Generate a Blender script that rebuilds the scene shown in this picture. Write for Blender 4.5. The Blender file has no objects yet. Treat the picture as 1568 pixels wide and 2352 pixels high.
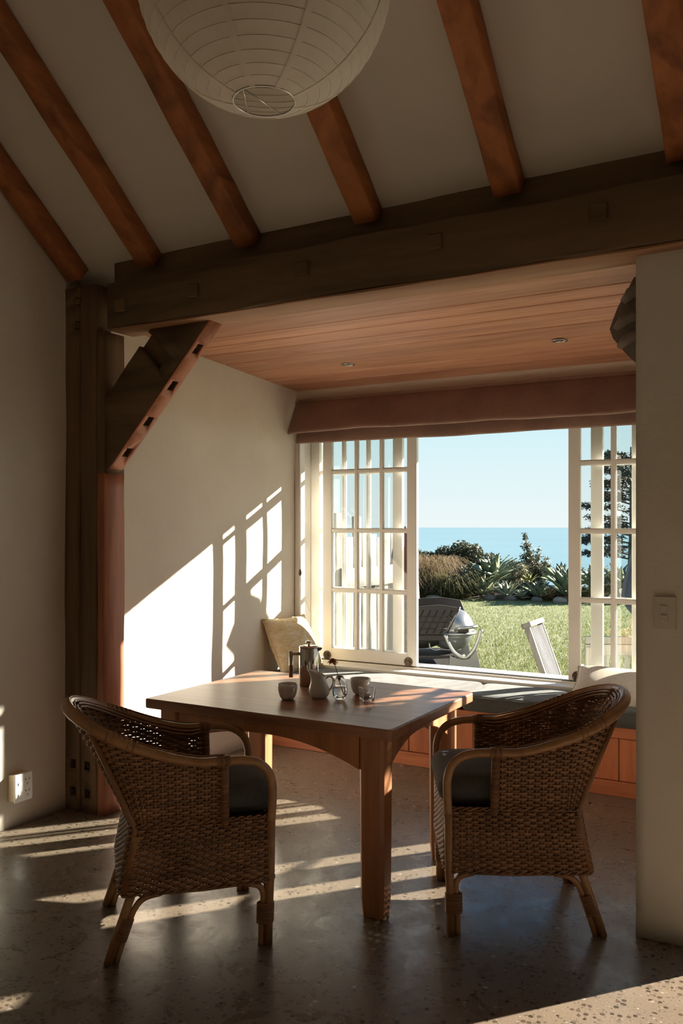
import bpy, bmesh, math, random
import numpy as np
from mathutils import Vector, Matrix, Euler

rnd = random.Random(7)
nrg = np.random.default_rng(11)
SC = bpy.context.scene
COL = SC.collection
R = math.radians

# ------------------------------------------------------------------ camera
ANG = R(29.7)
cam_d = bpy.data.cameras.new('camera')
cam = bpy.data.objects.new('camera', cam_d)
COL.objects.link(cam)
cam.location = (0, 0, 1.55)
cam.rotation_euler = (R(90), 0, ANG)
cam_d.sensor_fit = 'VERTICAL'
cam_d.sensor_height = 36.0
cam_d.lens = 1980 / 2352 * 36.0
cam_d.shift_y = 35 / 2352
cam_d.clip_end = 60000
SC.camera = cam

# ------------------------------------------------------------------ world, sun, exposure
SKY_STRENGTH = 0.86
SUN_STRENGTH = 26.0
SUN_DIR = Vector((-0.83, -1.0, -0.50))
world = bpy.data.worlds.new('sky')
SC.world = world
world.use_nodes = True
wn, wl = world.node_tree.nodes, world.node_tree.links
wn.clear()
w_out = wn.new('ShaderNodeOutputWorld')
w_bg = wn.new('ShaderNodeBackground')
w_tc = wn.new('ShaderNodeTexCoord')
w_sep = wn.new('ShaderNodeSeparateXYZ')
w_ramp = wn.new('ShaderNodeValToRGB')
wl.new(w_tc.outputs['Generated'], w_sep.inputs[0])
wl.new(w_sep.outputs['Z'], w_ramp.inputs['Fac'])
wl.new(w_ramp.outputs['Color'], w_bg.inputs['Color'])
wl.new(w_bg.outputs[0], w_out.inputs[0])
els = w_ramp.color_ramp.elements
els[0].position, els[0].color = 0.0, (0.86, 0.94, 0.94, 1)
els[1].position, els[1].color = 1.0, (0.10, 0.26, 0.56, 1)
for p, c in ((0.10, (0.68, 0.90, 0.95, 1)), (0.30, (0.34, 0.60, 0.88, 1)), (0.6, (0.18, 0.40, 0.72, 1))):
    e = els.new(p)
    e.color = c
w_bg.inputs['Strength'].default_value = SKY_STRENGTH

sun_d = bpy.data.lights.new('sun', 'SUN')
sun_d.energy = SUN_STRENGTH
sun_d.angle = R(0.53)
sun_d.color = (1.0, 0.90, 0.76)
sun = bpy.data.objects.new('sun', sun_d)
COL.objects.link(sun)
sun.rotation_euler = SUN_DIR.to_track_quat('-Z', 'Y').to_euler()
sun.location = (10, 20, 12)

vs = SC.view_settings
vs.view_transform = 'Standard'
vs.look = 'None'
vs.exposure = 0.22
vs.gamma = 1.0
vs.use_curve_mapping = False
SC.cycles.max_bounces = 14
SC.cycles.diffuse_bounces = 10
SC.cycles.glossy_bounces = 6
SC.cycles.transparent_max_bounces = 24
SC.cycles.transmission_bounces = 10
SC.cycles.sample_clamp_indirect = 10.0
SC.cycles.use_denoising = True

# ------------------------------------------------------------------ helpers
def tag(o, label=None, cat=None, group=None, kind=None):
    if label: o['label'] = label
    if cat: o['category'] = cat
    if group: o['group'] = group
    if kind: o['kind'] = kind
    return o

def empty(name, loc=(0, 0, 0), rz=0.0, parent=None):
    o = bpy.data.objects.new(name, None)
    o.empty_display_size = 0.1
    COL.objects.link(o)
    o.location = loc
    o.rotation_euler = (0, 0, rz)
    if parent: o.parent = parent
    return o

def frames(pts, closed=False):
    n = len(pts)
    T = []
    for i in range(n):
        a = pts[(i - 1) % n] if (closed or i > 0) else pts[i]
        b = pts[(i + 1) % n] if (closed or i < n - 1) else pts[i]
        t = (b - a)
        T.append(t.normalized() if t.length > 1e-9 else Vector((0, 0, 1)))
    ref = Vector((0, 0, 1)) if abs(T[0].z) < 0.9 else Vector((1, 0, 0))
    N = [(ref - T[0] * ref.dot(T[0])).normalized()]
    for i in range(1, n):
        v = N[-1] - T[i] * N[-1].dot(T[i])
        if v.length < 1e-6:
            v = T[i].orthogonal()
        N.append(v.normalized())
    return T, N

class MB:
    def __init__(s):
        s.v, s.f = [], []
    def add(s, vs_, fs_):
        o = len(s.v)
        s.v.extend([tuple(p) for p in vs_])
        s.f.extend([tuple(i + o for i in f) for f in fs_])
        return s
    def box(s, x0, x1, y0, y1, z0, z1, M=None):
        c = [(x0, y0, z0), (x1, y0, z0), (x1, y1, z0), (x0, y1, z0), (x0, y0, z1), (x1, y0, z1), (x1, y1, z1), (x0, y1, z1)]
        if M is not None: c = [M @ Vector(p) for p in c]
        return s.add(c, [(0, 3, 2, 1), (4, 5, 6, 7), (0, 1, 5, 4), (1, 2, 6, 5), (2, 3, 7, 6), (3, 0, 4, 7)])
    def tube(s, pts, r, n=8, closed=False, caps=True, sx=1.0):
        pts = [Vector(p) for p in pts]
        m = len(pts)
        rr = r if isinstance(r, (list, tuple)) else [r] * m
        T, N = frames(pts, closed)
        o = len(s.v)
        for i in range(m):
            B = T[i].cross(N[i])
            for k in range(n):
                a = 2 * math.pi * k / n
                s.v.append(tuple(pts[i] + N[i] * (math.cos(a) * rr[i]) + B * (math.sin(a) * rr[i] * sx)))
        for i in range(m if closed else m - 1):
            for k in range(n):
                a, b = o + i * n + k, o + i * n + (k + 1) % n
                j = (i + 1) % m
                c, d = o + j * n + (k + 1) % n, o + j * n + k
                s.f.append((a, b, c, d))
        if caps and not closed:
            s.f.append(tuple(o + k for k in range(n))[::-1])
            s.f.append(tuple(o + (m - 1) * n + k for k in range(n)))
        return s
    def lathe(s, prof, n=32, c=(0, 0, 0), close=False):
        o = len(s.v)
        rows = []
        for (r, z) in prof:
            if r < 1e-6:
                rows.append([len(s.v)])
                s.v.append((c[0], c[1], c[2] + z))
            else:
                rows.append(list(range(len(s.v), len(s.v) + n)))
                for k in range(n):
                    a = 2 * math.pi * k / n
                    s.v.append((c[0] + r * math.cos(a), c[1] + r * math.sin(a), c[2] + z))
        pairs = list(zip(rows[:-1], rows[1:]))
        if close: pairs.append((rows[-1], rows[0]))
        for A, B in pairs:
            if len(A) == 1 and len(B) == 1: continue
            for k in range(n):
                k2 = (k + 1) % n
                if len(A) == 1: s.f.append((A[0], B[k2], B[k]))
                elif len(B) == 1: s.f.append((A[k], A[k2], B[0]))
                else: s.f.append((A[k], A[k2], B[k2], B[k]))
        return s
    def prism(s, poly, axis, a, b):
        # poly: list of 2D points; extruded along axis from a to b
        def P(u, v, w):
            return (w, u, v) if axis == 'x' else ((u, w, v) if axis == 'y' else (u, v, w))
        n = len(poly)
        vs_ = [P(u, v, a) for u, v in poly] + [P(u, v, b) for u, v in poly]
        fs_ = [tuple(range(n))[::-1], tuple(range(n, 2 * n))]
        fs_ += [(i, (i + 1) % n, n + (i + 1) % n, n + i) for i in range(n)]
        return s.add(vs_, fs_)
    def sphere(s, c, r, n=12, m=8, sc=(1, 1, 1)):
        o = MB()
        o.lathe([(max(0.0, math.sin(math.pi * i / m)) * (1 if 0 < i < m else 0), -math.cos(math.pi * i / m)) for i in range(m + 1)], n)
        return s.add([(c[0] + x * r * sc[0], c[1] + y * r * sc[1], c[2] + z * r * sc[2]) for x, y, z in o.v], o.f)
    def mesh(s, name, smooth=False, fix=True):
        me = bpy.data.meshes.new(name)
        me.from_pydata(s.v, [], s.f)
        if fix:
            bm = bmesh.new()
            bm.from_mesh(me)
            bmesh.ops.recalc_face_normals(bm, faces=bm.faces)
            bm.to_mesh(me)
            bm.free()
        if smooth:
            me.polygons.foreach_set('use_smooth', [True] * len(me.polygons))
        me.update()
        return me
    def build(s, name, mat, parent=None, smooth=False, bevel=0.0, seg=2, loc=None, rot=None, fix=True):
        me = s.mesh(name, smooth, fix)
        me.materials.append(mat)
        o = bpy.data.objects.new(name, me)
        COL.objects.link(o)
        if parent: o.parent = parent
        if loc is not None: o.location = loc
        if rot is not None: o.rotation_euler = rot
        if bevel > 0:
            m = o.modifiers.new('bevel', 'BEVEL')
            m.width = bevel
            m.segments = seg
            m.limit_method = 'ANGLE'
            m.angle_limit = R(40)
            if not smooth and seg > 1:
                me.polygons.foreach_set('use_smooth', [True] * len(me.polygons))
                m.harden_normals = True
        return o

def link_copy(src, parent, loc=None, rot=None, scale=None, name=None):
    c = src.copy()
    if name: c.name = name
    COL.objects.link(c)
    c.parent = parent
    if loc is not None: c.location = loc
    if rot is not None: c.rotation_euler = rot
    if scale is not None: c.scale = scale
    return c

def copy_tree(o, parent=None):
    c = o.copy()
    COL.objects.link(c)
    c.parent = parent
    for ch in list(o.children):
        copy_tree(ch, c)
    return c

def np_mesh(name, V, F, mat, parent=None, smooth=False):
    me = bpy.data.meshes.new(name)
    V = np.asarray(V, dtype=np.float32)
    F = np.asarray(F, dtype=np.int32)
    k = F.shape[1]
    me.vertices.add(len(V))
    me.vertices.foreach_set('co', V.ravel())
    me.loops.add(F.size)
    me.loops.foreach_set('vertex_index', F.ravel())
    me.polygons.add(len(F))
    me.polygons.foreach_set('loop_start', np.arange(0, F.size, k, dtype=np.int32))
    if smooth: me.polygons.foreach_set('use_smooth', np.ones(len(F), dtype=bool))
    me.update(calc_edges=True)
    me.validate()
    me.materials.append(mat)
    o = bpy.data.objects.new(name, me)
    COL.objects.link(o)
    if parent: o.parent = parent
    return o

def boolean_cut(o, cutters):
    # cutters: list of MB boxes -> subtracts them, keeps the evaluated mesh
    m = MB()
    for c in cutters: m.add(c.v, c.f)
    cu = bpy.data.objects.new('cutter', m.mesh('cutter'))
    COL.objects.link(cu)
    if o.parent:
        cu.parent = o.parent
    md = o.modifiers.new('cut', 'BOOLEAN')
    md.operation = 'DIFFERENCE'
    md.solver = 'EXACT'
    md.object = cu
    bpy.context.view_layer.update()
    dg = bpy.context.evaluated_depsgraph_get()
    me = bpy.data.meshes.new_from_object(o.evaluated_get(dg))
    o.modifiers.clear()
    o.data = me
    bpy.data.objects.remove(cu)

def nz(x, seed=0.0):
    return (math.sin(x * 1.7 + seed) + 0.6 * math.sin(x * 3.9 + seed * 2.3) + 0.35 * math.sin(x * 9.1 + seed * 4.1)) / 1.95

def hewn(m, p0, p1, w, h, up, seed, amp=0.006, seg=24, cham=0.012):
    # rough-sawn timber from p0 to p1: w across, h along 'up', soft irregular edges
    p0, p1 = Vector(p0), Vector(p1)
    t = (p1 - p0).normalized()
    up = Vector(up); up = (up - t * up.dot(t)).normalized()
    sd = t.cross(up)
    L = (p1 - p0).length
    o = len(m.v)
    for i in range(seg + 1):
        c = p0 + t * (L * i / seg)
        s_ = i / seg * L
        prof = []
        for q, (sx, sy) in enumerate(((-1, -1), (1, -1), (1, 1), (-1, 1))):
            ww = w / 2 + amp * nz(s_ * 2.3, seed + q * 1.3)
            hh = h / 2 + amp * nz(s_ * 2.9, seed + q * 2.1 + 5)
            a = (sx * ww, sy * (hh - cham * (1 + 0.5 * nz(s_ * 4, seed + q))))
            b = (sx * (ww - cham * (1 + 0.5 * nz(s_ * 4, seed + q))), sy * hh)
            prof += [a, b] if (sx * sy > 0) else [b, a]
        for (u, v) in prof:
            m.v.append(tuple(c + sd * u + up * v))
    n = 8
    for i in range(seg):
        for k in range(n):
            m.f.append((o + i * n + k, o + i * n + (k + 1) % n, o + (i + 1) * n + (k + 1) % n, o + (i + 1) * n + k))
    m.f.append(tuple(o + k for k in range(n)))
    m.f.append(tuple(o + seg * n + k for k in range(n)))
    return m

# ------------------------------------------------------------------ materials
class NT:
    def __init__(s, name):
        s.m = bpy.data.materials.new(name)
        s.m.use_nodes = True
        s.n, s.l = s.m.node_tree.nodes, s.m.node_tree.links
        s.b = s.n['Principled BSDF']
        s.out = s.n['Material Output']
    def node(s, t, **kw):
        x = s.n.new(t)
        for k, v in kw.items():
            if k.startswith('i_'):
                x.inputs[k[2:].replace('_', ' ')].default_value = v
            else:
                setattr(x, k, v)
        return x
    def link(s, a, b): s.l.new(a, b)
    def coord(s, scale=(1, 1, 1), rot=(0, 0, 0), kind='Object'):
        tc = s.node('ShaderNodeTexCoord')
        mp = s.node('ShaderNodeMapping')
        mp.inputs['Scale'].default_value = scale
        mp.inputs['Rotation'].default_value = rot
        s.link(tc.outputs[kind], mp.inputs['Vector'])
        return mp.outputs['Vector']
    def noise(s, vec, scale, detail=4, rough=0.55, dist=0.0):
        x = s.node('ShaderNodeTexNoise')
        x.inputs['Scale'].default_value = scale
        x.inputs['Detail'].default_value = detail
        x.inputs['Roughness'].default_value = rough
        x.inputs['Distortion'].default_value = dist
        s.link(vec, x.inputs['Vector'])
        return x.outputs['Fac']
    def ramp(s, fac, stops, interp='LINEAR'):
        x = s.node('ShaderNodeValToRGB')
        x.color_ramp.interpolation = interp
        e = x.color_ramp.elements
        e[0].position, e[0].color = stops[0][0], (*stops[0][1], 1)
        e[1].position, e[1].color = stops[-1][0], (*stops[-1][1], 1)
        for p, c in stops[1:-1]:
            q = e.new(p); q.color = (*c, 1)
        s.link(fac, x.inputs['Fac'])
        return x.outputs['Color']
    def mix(s, fac, a, b, mode='MIX'):
        x = s.node('ShaderNodeMix', data_type='RGBA', blend_type=mode)
        if isinstance(fac, (int, float)): x.inputs['Factor'].default_value = fac
        else: s.link(fac, x.inputs['Factor'])
        for v, i in ((a, 6), (b, 7)):
            if isinstance(v, tuple): x.inputs[i].default_value = (*v, 1)
            else: s.link(v, x.inputs[i])
        return x.outputs[2]
    def base(s, c):
        if isinstance(c, tuple): s.b.inputs['Base Color'].default_value = (*c, 1)
        else: s.link(c, s.b.inputs['Base Color'])
        return s
    def rough(s, v):
        if isinstance(v, (int, float)): s.b.inputs['Roughness'].default_value = v
        else: s.link(v, s.b.inputs['Roughness'])
        return s
    def bump(s, fac, strength=0.2, dist=0.01):
        x = s.node('ShaderNodeBump')
        x.inputs['Strength'].default_value = strength
        x.inputs['Distance'].default_value = dist
        s.link(fac, x.inputs['Height'])
        s.link(x.outputs['Normal'], s.b.inputs['Normal'])
        return s

def mul(c, k): return tuple(min(1, x * k) for x in c)

def mat_plain(name, c, rough=0.5, metal=0.0, var=0.0, scale=8, bump=0.0):
    t = NT(name)
    if var > 0 or bump > 0:
        v = t.coord()
        f = t.noise(v, scale)
        if var > 0: t.base(t.ramp(f, [(0.25, mul(c, 1 - var)), (0.75, mul(c, 1 + var))]))
        else: t.base(c)
        if bump > 0: t.bump(f, bump, 0.01)
    else: t.base(c)
    t.rough(rough)
    t.b.inputs['Metallic'].default_value = metal
    return t.m

def mat_wood(name, dark, light, axis='x', scale=1.0, rough=0.5, knots=0.5, bump=0.15, coat=0.0, kind='Object'):
    # grain runs along axis
    t = NT(name)
    st = {'x': (0.09, 1, 1), 'y': (1, 0.09, 1), 'z': (1, 1, 0.09)}[axis]
    v = t.coord(tuple(q * scale for q in st), kind=kind)
    oi = t.node('ShaderNodeObjectInfo')
    vm = t.node('ShaderNodeVectorMath', operation='ADD')
    sc = t.node('ShaderNodeVectorMath', operation='SCALE')
    cb = t.node('ShaderNodeCombineXYZ')
    for q in range(3): t.link(oi.outputs['Random'], cb.inputs[q])
    t.link(cb.outputs[0], sc.inputs[0]); sc.inputs['Scale'].default_value = 37.0
    t.link(v, vm.inputs[0]); t.link(sc.outputs[0], vm.inputs[1])
    vv = vm.outputs[0]
    g = t.noise(vv, 28, 5, 0.6, 0.6)
    big = t.noise(vv, 4.5, 3, 0.5, 1.5)
    c1 = t.ramp(g, [(0.3, dark), (0.7, light)])
    c2 = t.ramp(big, [(0.30, mul(dark, 0.55)), (0.55, light), (0.75, mul(light, 1.15))])
    c = t.mix(knots, c1, c2)
    hv = t.node('ShaderNodeHueSaturation')
    mr = t.node('ShaderNodeMapRange')
    mr.inputs['To Min'].default_value = 0.86; mr.inputs['To Max'].default_value = 1.14
    t.link(oi.outputs['Random'], mr.inputs['Value'])
    t.link(mr.outputs[0], hv.inputs['Value']); t.link(c, hv.inputs['Color'])
    t.base(hv.outputs[0]).rough(rough).bump(g, bump, 0.004)
    t.b.inputs['Coat Weight'].default_value = coat
    t.b.inputs['Coat Roughness'].default_value = 0.25
    return t.m

def mat_plaster(name, c, bump=0.35):
    t = NT(name)
    v = t.coord()
    a = t.noise(v, 2.2, 5, 0.6, 0.3)
    b = t.noise(v, 14, 4, 0.6)
    col = t.ramp(a, [(0.3, mul(c, 0.94)), (0.7, mul(c, 1.03))])
    h = t.mix(0.35, a, b)
    t.base(col).rough(0.85).bump(h, bump, 0.03)
    return t.m

M = {}
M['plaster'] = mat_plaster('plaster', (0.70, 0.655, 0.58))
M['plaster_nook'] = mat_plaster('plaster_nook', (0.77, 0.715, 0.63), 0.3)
M['ceil_plaster'] = mat_plaster('ceiling_plaster', (0.66, 0.61, 0.54), 0.1)
M['timber_dark'] = mat_wood('aged_dark_timber', (0.085, 0.05, 0.025), (0.17, 0.105, 0.054), 'x', 1.0, 0.75, 0.6, 0.3)
M['timber_dark_z'] = mat_wood('aged_dark_timber_post', (0.10, 0.058, 0.03), (0.21, 0.122, 0.062), 'z', 1.0, 0.7, 0.6, 0.3)
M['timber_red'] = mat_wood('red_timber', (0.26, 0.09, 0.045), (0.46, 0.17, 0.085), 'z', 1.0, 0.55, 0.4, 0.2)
M['soffit'] = mat_wood('warm_lit_beam_face', (0.26, 0.12, 0.055), (0.46, 0.25, 0.13), 'x', 1.0, 0.65, 0.45, 0.2)  # beam underside: warm light from below put into the wood colour
M['rafter'] = mat_wood('rafter_timber', (0.20, 0.062, 0.018), (0.46, 0.165, 0.05), 'y', 1.0, 0.6, 0.62, 0.2)
M['board'] = mat_wood('ceiling_board_wood', (0.42, 0.18, 0.10), (0.66, 0.34, 0.21), 'x', 1.0, 0.45, 0.35, 0.1)
M['bench_wood'] = mat_wood('bench_wood', (0.36, 0.105, 0.045), (0.58, 0.21, 0.095), 'z', 1.0, 0.42, 0.35, 0.1, 0.2)
M['bench_rail'] = mat_wood('bench_rail_wood', (0.36, 0.105, 0.045), (0.58, 0.21, 0.095), 'x', 1.0, 0.42, 0.35, 0.1, 0.2)
M['table_top'] = mat_wood('table_top_wood', (0.21, 0.088, 0.045), (0.38, 0.185, 0.10), 'x', 1.2, 0.40, 0.35, 0.08, 0.15)
M['table_leg'] = mat_wood('table_leg_wood', (0.30, 0.115, 0.05), (0.52, 0.24, 0.11), 'z', 1.0, 0.42, 0.3, 0.08, 0.2)
M['white_paint'] = mat_plain('cream_paint', (0.77, 0.745, 0.69), 0.4, 0, 0.03, 6)
M['weathered'] = mat_wood('weathered_grey_wood', (0.195, 0.177, 0.158), (0.363, 0.344, 0.316), 'z', 1.0, 0.8, 0.4, 0.4)
M['weathered_x'] = mat_wood('weathered_grey_wood_rail', (0.195, 0.177, 0.158), (0.344, 0.326, 0.298), 'x', 1.0, 0.8, 0.4, 0.3)
M['fence_wood'] = mat_wood('sun_bleached_fence_wood', (0.10, 0.094, 0.085), (0.215, 0.207, 0.195), 'z', 1.0, 0.85, 0.45, 0.5)
M['bench_grey'] = mat_wood('silvered_bench_wood', (0.30, 0.28, 0.25), (0.55, 0.53, 0.49), 'z', 1.0, 0.85, 0.35, 0.3)
M['iron'] = mat_plain('dark_iron', (0.05, 0.045, 0.04), 0.45, 0.7, 0.3, 30)
M['steel'] = mat_plain('dull_steel', (0.45, 0.43, 0.40), 0.35, 1.0)
M['polished'] = mat_plain('polished_steel', (0.62, 0.58, 0.54), 0.08, 1.0)
M['bronze'] = mat_plain('aged_bronze', (0.10, 0.07, 0.045), 0.4, 0.7, 0.3, 40)
M['ceramic'] = mat_plain('white_ceramic', (0.74, 0.73, 0.70), 0.18)
M['plastic_white'] = mat_plain('white_plastic', (0.78, 0.77, 0.74), 0.35)
M['switch_plastic'] = mat_plain('ivory_switch_plastic', (0.60, 0.56, 0.49), 0.4)
M['plastic_tan'] = mat_plain('tan_plastic', (0.66, 0.52, 0.36), 0.45)
M['dark_slot'] = mat_plain('dark_slot', (0.02, 0.02, 0.02), 0.7)
M['cord'] = mat_plain('pale_cord', (0.55, 0.48, 0.40), 0.8)
M['wax'] = mat_plain('wax', (0.75, 0.72, 0.66), 0.5)

def mat_glass_pane():
    t = NT('window_glass')
    t.n.remove(t.b)
    tr = t.node('ShaderNodeBsdfTransparent'); tr.inputs['Color'].default_value = (0.97, 0.985, 0.98, 1)
    gl = t.node('ShaderNodeBsdfGlossy'); gl.inputs['Roughness'].default_value = 0.01
    lw = t.node('ShaderNodeLayerWeight'); lw.inputs['Blend'].default_value = 0.5
    pw = t.node('ShaderNodeMath', operation='POWER'); pw.inputs[1].default_value = 4.0
    ma = t.node('ShaderNodeMath', operation='MULTIPLY_ADD'); ma.inputs[1].default_value = 0.5; ma.inputs[2].default_value = 0.035
    t.link(lw.outputs['Facing'], pw.inputs[0]); t.link(pw.outputs[0], ma.inputs[0])
    mx = t.node('ShaderNodeMixShader')
    t.link(ma.outputs[0], mx.inputs[0]); t.link(tr.outputs[0], mx.inputs[1]); t.link(gl.outputs[0], mx.inputs[2])
    t.link(mx.outputs[0], t.out.inputs['Surface'])
    return t.m
M['pane'] = mat_glass_pane()

def mat_clear(name, c, ior):
    t = NT(name)
    t.base(c).rough(0.0)
    t.b.inputs['Transmission Weight'].default_value = 1.0
    t.b.inputs['IOR'].default_value = ior
    return t.m
M['glass'] = mat_clear('clear_glass', (0.98, 0.99, 0.99), 1.45)
M['water'] = mat_clear('water_in_vase', (0.95, 0.98, 1.0), 1.33)

def mat_fabric(name, a, b, scale=220, rough=0.95, bump=0.3, kind='Object', blotch=0.0):
    t = NT(name)
    v = t.coord(kind=kind)
    w1 = t.node('ShaderNodeTexWave', wave_type='BANDS', bands_direction='X')
    w1.inputs['Scale'].default_value = scale; w1.inputs['Distortion'].default_value = 3.0
    w2 = t.node('ShaderNodeTexWave', wave_type='BANDS', bands_direction='Z')
    w2.inputs['Scale'].default_value = scale; w2.inputs['Distortion'].default_value = 3.0
    t.link(v, w1.inputs['Vector']); t.link(v, w2.inputs['Vector'])
    mm = t.node('ShaderNodeMath', operation='MULTIPLY')
    t.link(w1.outputs['Fac'], mm.inputs[0]); t.link(w2.outputs['Fac'], mm.inputs[1])
    nf = t.noise(v, 60, 3)
    nb = t.noise(v, 5, 3)
    f = t.mix(0.5, mm.outputs[0], nf)
    c = t.ramp(f, [(0.15, a), (0.7, b)])
    if blotch > 0:
        c = t.mix(blotch, c, t.ramp(nb, [(0.3, mul(a, 0.7)), (0.7, mul(b, 1.2))]))
    t.base(c).rough(rough).bump(f, bump, 0.003)
    t.b.inputs['Sheen Weight'].default_value = 0.15
    return t.m
M['charcoal'] = mat_fabric('charcoal_fabric', (0.050, 0.052, 0.050), (0.105, 0.108, 0.102), 200)
M['linen'] = mat_fabric('oat_linen', (0.42, 0.36, 0.30), (0.66, 0.59, 0.51), 90, bump=0.6)
M['blind'] = mat_fabric('brown_linen_blind', (0.20, 0.115, 0.085), (0.33, 0.20, 0.15), 160, bump=0.3, blotch=0.3)
M['blind_dark'] = mat_fabric('taupe_velvet_blind', (0.13, 0.105, 0.08), (0.25, 0.205, 0.165), 160, bump=0.3, blotch=0.3)

def mat_yellow():
    t = NT('yellow_patterned_fabric')
    v = t.coord((1, 1, 2.2), (0, 0.5, 0))
    a = t.noise(v, 9, 5, 0.65, 1.6)
    b = t.noise(t.coord((1, 1, 9), (0, 0.45, 0)), 40, 4, 0.6, 0.4)
    f = t.mix(0.4, a, b)
    t.base(t.ramp(f, [(0.34, (0.44, 0.29, 0.12)), (0.48, (0.60, 0.46, 0.26)), (0.56, (0.64, 0.54, 0.42)), (0.68, (0.70, 0.62, 0.50))])).rough(0.9).bump(f, 0.3, 0.006)
    return t.m
M['yellow'] = mat_yellow()

def mat_floor():
    t = NT('polished_concrete')
    v = t.coord()
    vo = t.node('ShaderNodeTexVoronoi', feature='F1'); vo.inputs['Scale'].default_value = 42
    vo.inputs['Randomness'].default_value = 1.0
    t.link(v, vo.inputs['Vector'])
    vo2 = t.node('ShaderNodeTexVoronoi', feature='F1'); vo2.inputs['Scale'].default_value = 95
    t.link(v, vo2.inputs['Vector'])
    big = t.noise(v, 1.6, 5, 0.6, 0.4)
    fine = t.noise(v, 160, 3, 0.6)
    base = t.ramp(big, [(0.3, (0.128, 0.097, 0.068)), (0.7, (0.19, 0.148, 0.106))])
    base = t.mix(0.25, base, t.ramp(fine, [(0.3, (0.09, 0.07, 0.052)), (0.7, (0.30, 0.25, 0.195))]))
    def pebble(vo_, rad, keep):
        sp = t.node('ShaderNodeSeparateColor'); t.link(vo_.outputs['Color'], sp.inputs[0])
        a = t.node('ShaderNodeMath', operation='LESS_THAN'); t.link(vo_.outputs['Distance'], a.inputs[0]); a.inputs[1].default_value = rad
        b = t.node('ShaderNodeMath', operation='LESS_THAN'); t.link(sp.outputs[0], b.inputs[0]); b.inputs[1].default_value = keep
        m = t.node('ShaderNodeMath', operation='MULTIPLY'); t.link(a.outputs[0], m.inputs[0]); t.link(b.outputs[0], m.inputs[1])
        return m.outputs[0], sp.outputs[1]
    m1, r1 = pebble(vo, 0.36, 0.5)
    m2, r2 = pebble(vo2, 0.32, 0.5)
    c1 = t.ramp(r1, [(0.0, (0.035, 0.027, 0.02)), (0.6, (0.08, 0.057, 0.041)), (0.93, (0.16, 0.125, 0.097)), (1.0, (0.40, 0.35, 0.29))])
    c2 = t.ramp(r2, [(0.0, (0.06, 0.046, 0.034)), (0.85, (0.16, 0.128, 0.098)), (1.0, (0.36, 0.31, 0.26))])
    base = t.mix(m2, base, c2)
    base = t.mix(m1, base, c1)
    t.base(base)
    scr = t.noise(v, 7, 6, 0.7, 1.0)
    rr = t.node('ShaderNodeMapRange')
    rr.inputs['From Min'].default_value = 0.3; rr.inputs['From Max'].default_value = 0.7
    rr.inputs['To Min'].default_value = 0.20; rr.inputs['To Max'].default_value = 0.42
    t.link(scr, rr.inputs['Value'])
    t.rough(rr.outputs[0])
    h = t.mix(0.3, scr, fine)
    t.bump(h, 0.12, 0.006)
    t.b.inputs['Specular IOR Level'].default_value = 0.4
    return t.m
M['floor'] = mat_floor()

def mat_rattan(name, dark, light, rough=0.45):
    t = NT(name)
    v = t.coord()
    g = t.node('ShaderNodeNewGeometry')
    n = t.noise(v, 35, 4)
    n2 = t.noise(v, 7, 3)
    c = t.ramp(n, [(0.25, dark), (0.75, light)])
    c = t.mix(0.5, c, t.ramp(n2, [(0.3, mul(dark, 0.7)), (0.7, mul(light, 1.1))]))
    hv = t.node('ShaderNodeHueSaturation')
    mr = t.node('ShaderNodeMapRange'); mr.inputs['To Min'].default_value = 0.7; mr.inputs['To Max'].default_value = 1.25
    t.link(g.outputs['Random Per Island'], mr.inputs['Value']); t.link(mr.outputs[0], hv.inputs['Value']); t.link(c, hv.inputs['Color'])
    t.base(hv.outputs[0]).rough(rough).bump(n, 0.2, 0.002)
    return t.m
M['weave'] = mat_rattan('woven_rattan', (0.15, 0.070, 0.032), (0.32, 0.16, 0.075), 0.42)
M['pole'] = mat_rattan('rattan_pole', (0.24, 0.115, 0.045), (0.42, 0.225, 0.10), 0.35)
M['wrap'] = mat_rattan('rattan_binding', (0.16, 0.068, 0.028), (0.29, 0.135, 0.058), 0.42)

def mat_paper():
    t = NT('lantern_paper')
    v = t.coord()
    n = t.noise(v, 25, 5, 0.6, 0.5)
    t.base(t.ramp(n, [(0.3, (0.74, 0.69, 0.60)), (0.7, (0.82, 0.77, 0.69))])).rough(0.9).bump(n, 0.15, 0.004)
    tl = t.node('ShaderNodeBsdfTranslucent'); tl.inputs['Color'].default_value = (0.80, 0.74, 0.64, 1)
    mx = t.node('ShaderNodeMixShader'); mx.inputs[0].default_value = 0.35
    t.link(t.b.outputs[0], mx.inputs[1]); t.link(tl.outputs[0], mx.inputs[2])
    t.link(mx.outputs[0], t.out.inputs['Surface'])
    return t.m
M['paper'] = mat_paper()

def mat_leaf(name, a, b, rough=0.5, trans=0.25):
    t = NT(name)
    g = t.node('ShaderNodeNewGeometry')
    c = t.ramp(g.outputs['Random Per Island'], [(0.0, a), (1.0, b)])
    t.base(c).rough(rough)
    tl = t.node('ShaderNodeBsdfTranslucent'); t.link(c, tl.inputs['Color'])
    mx = t.node('ShaderNodeMixShader'); mx.inputs[0].default_value = trans
    t.link(t.b.outputs[0], mx.inputs[1]); t.link(tl.outputs[0], mx.inputs[2])
    t.link(mx.outputs[0], t.out.inputs['Surface'])
    return t.m
M['leaf_dark'] = mat_leaf('dark_foliage', (0.030, 0.036, 0.018), (0.090, 0.093, 0.045))
M['leaf_pale'] = mat_leaf('pale_foliage', (0.120, 0.125, 0.065), (0.250, 0.240, 0.150))
M['leaf_tree'] = mat_leaf('shrub_tree_foliage', (0.042, 0.045, 0.024), (0.120, 0.120, 0.066))
M['cypress'] = mat_leaf('cypress_foliage', (0.012, 0.021, 0.017), (0.036, 0.048, 0.033), 0.6, 0.1)
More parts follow.
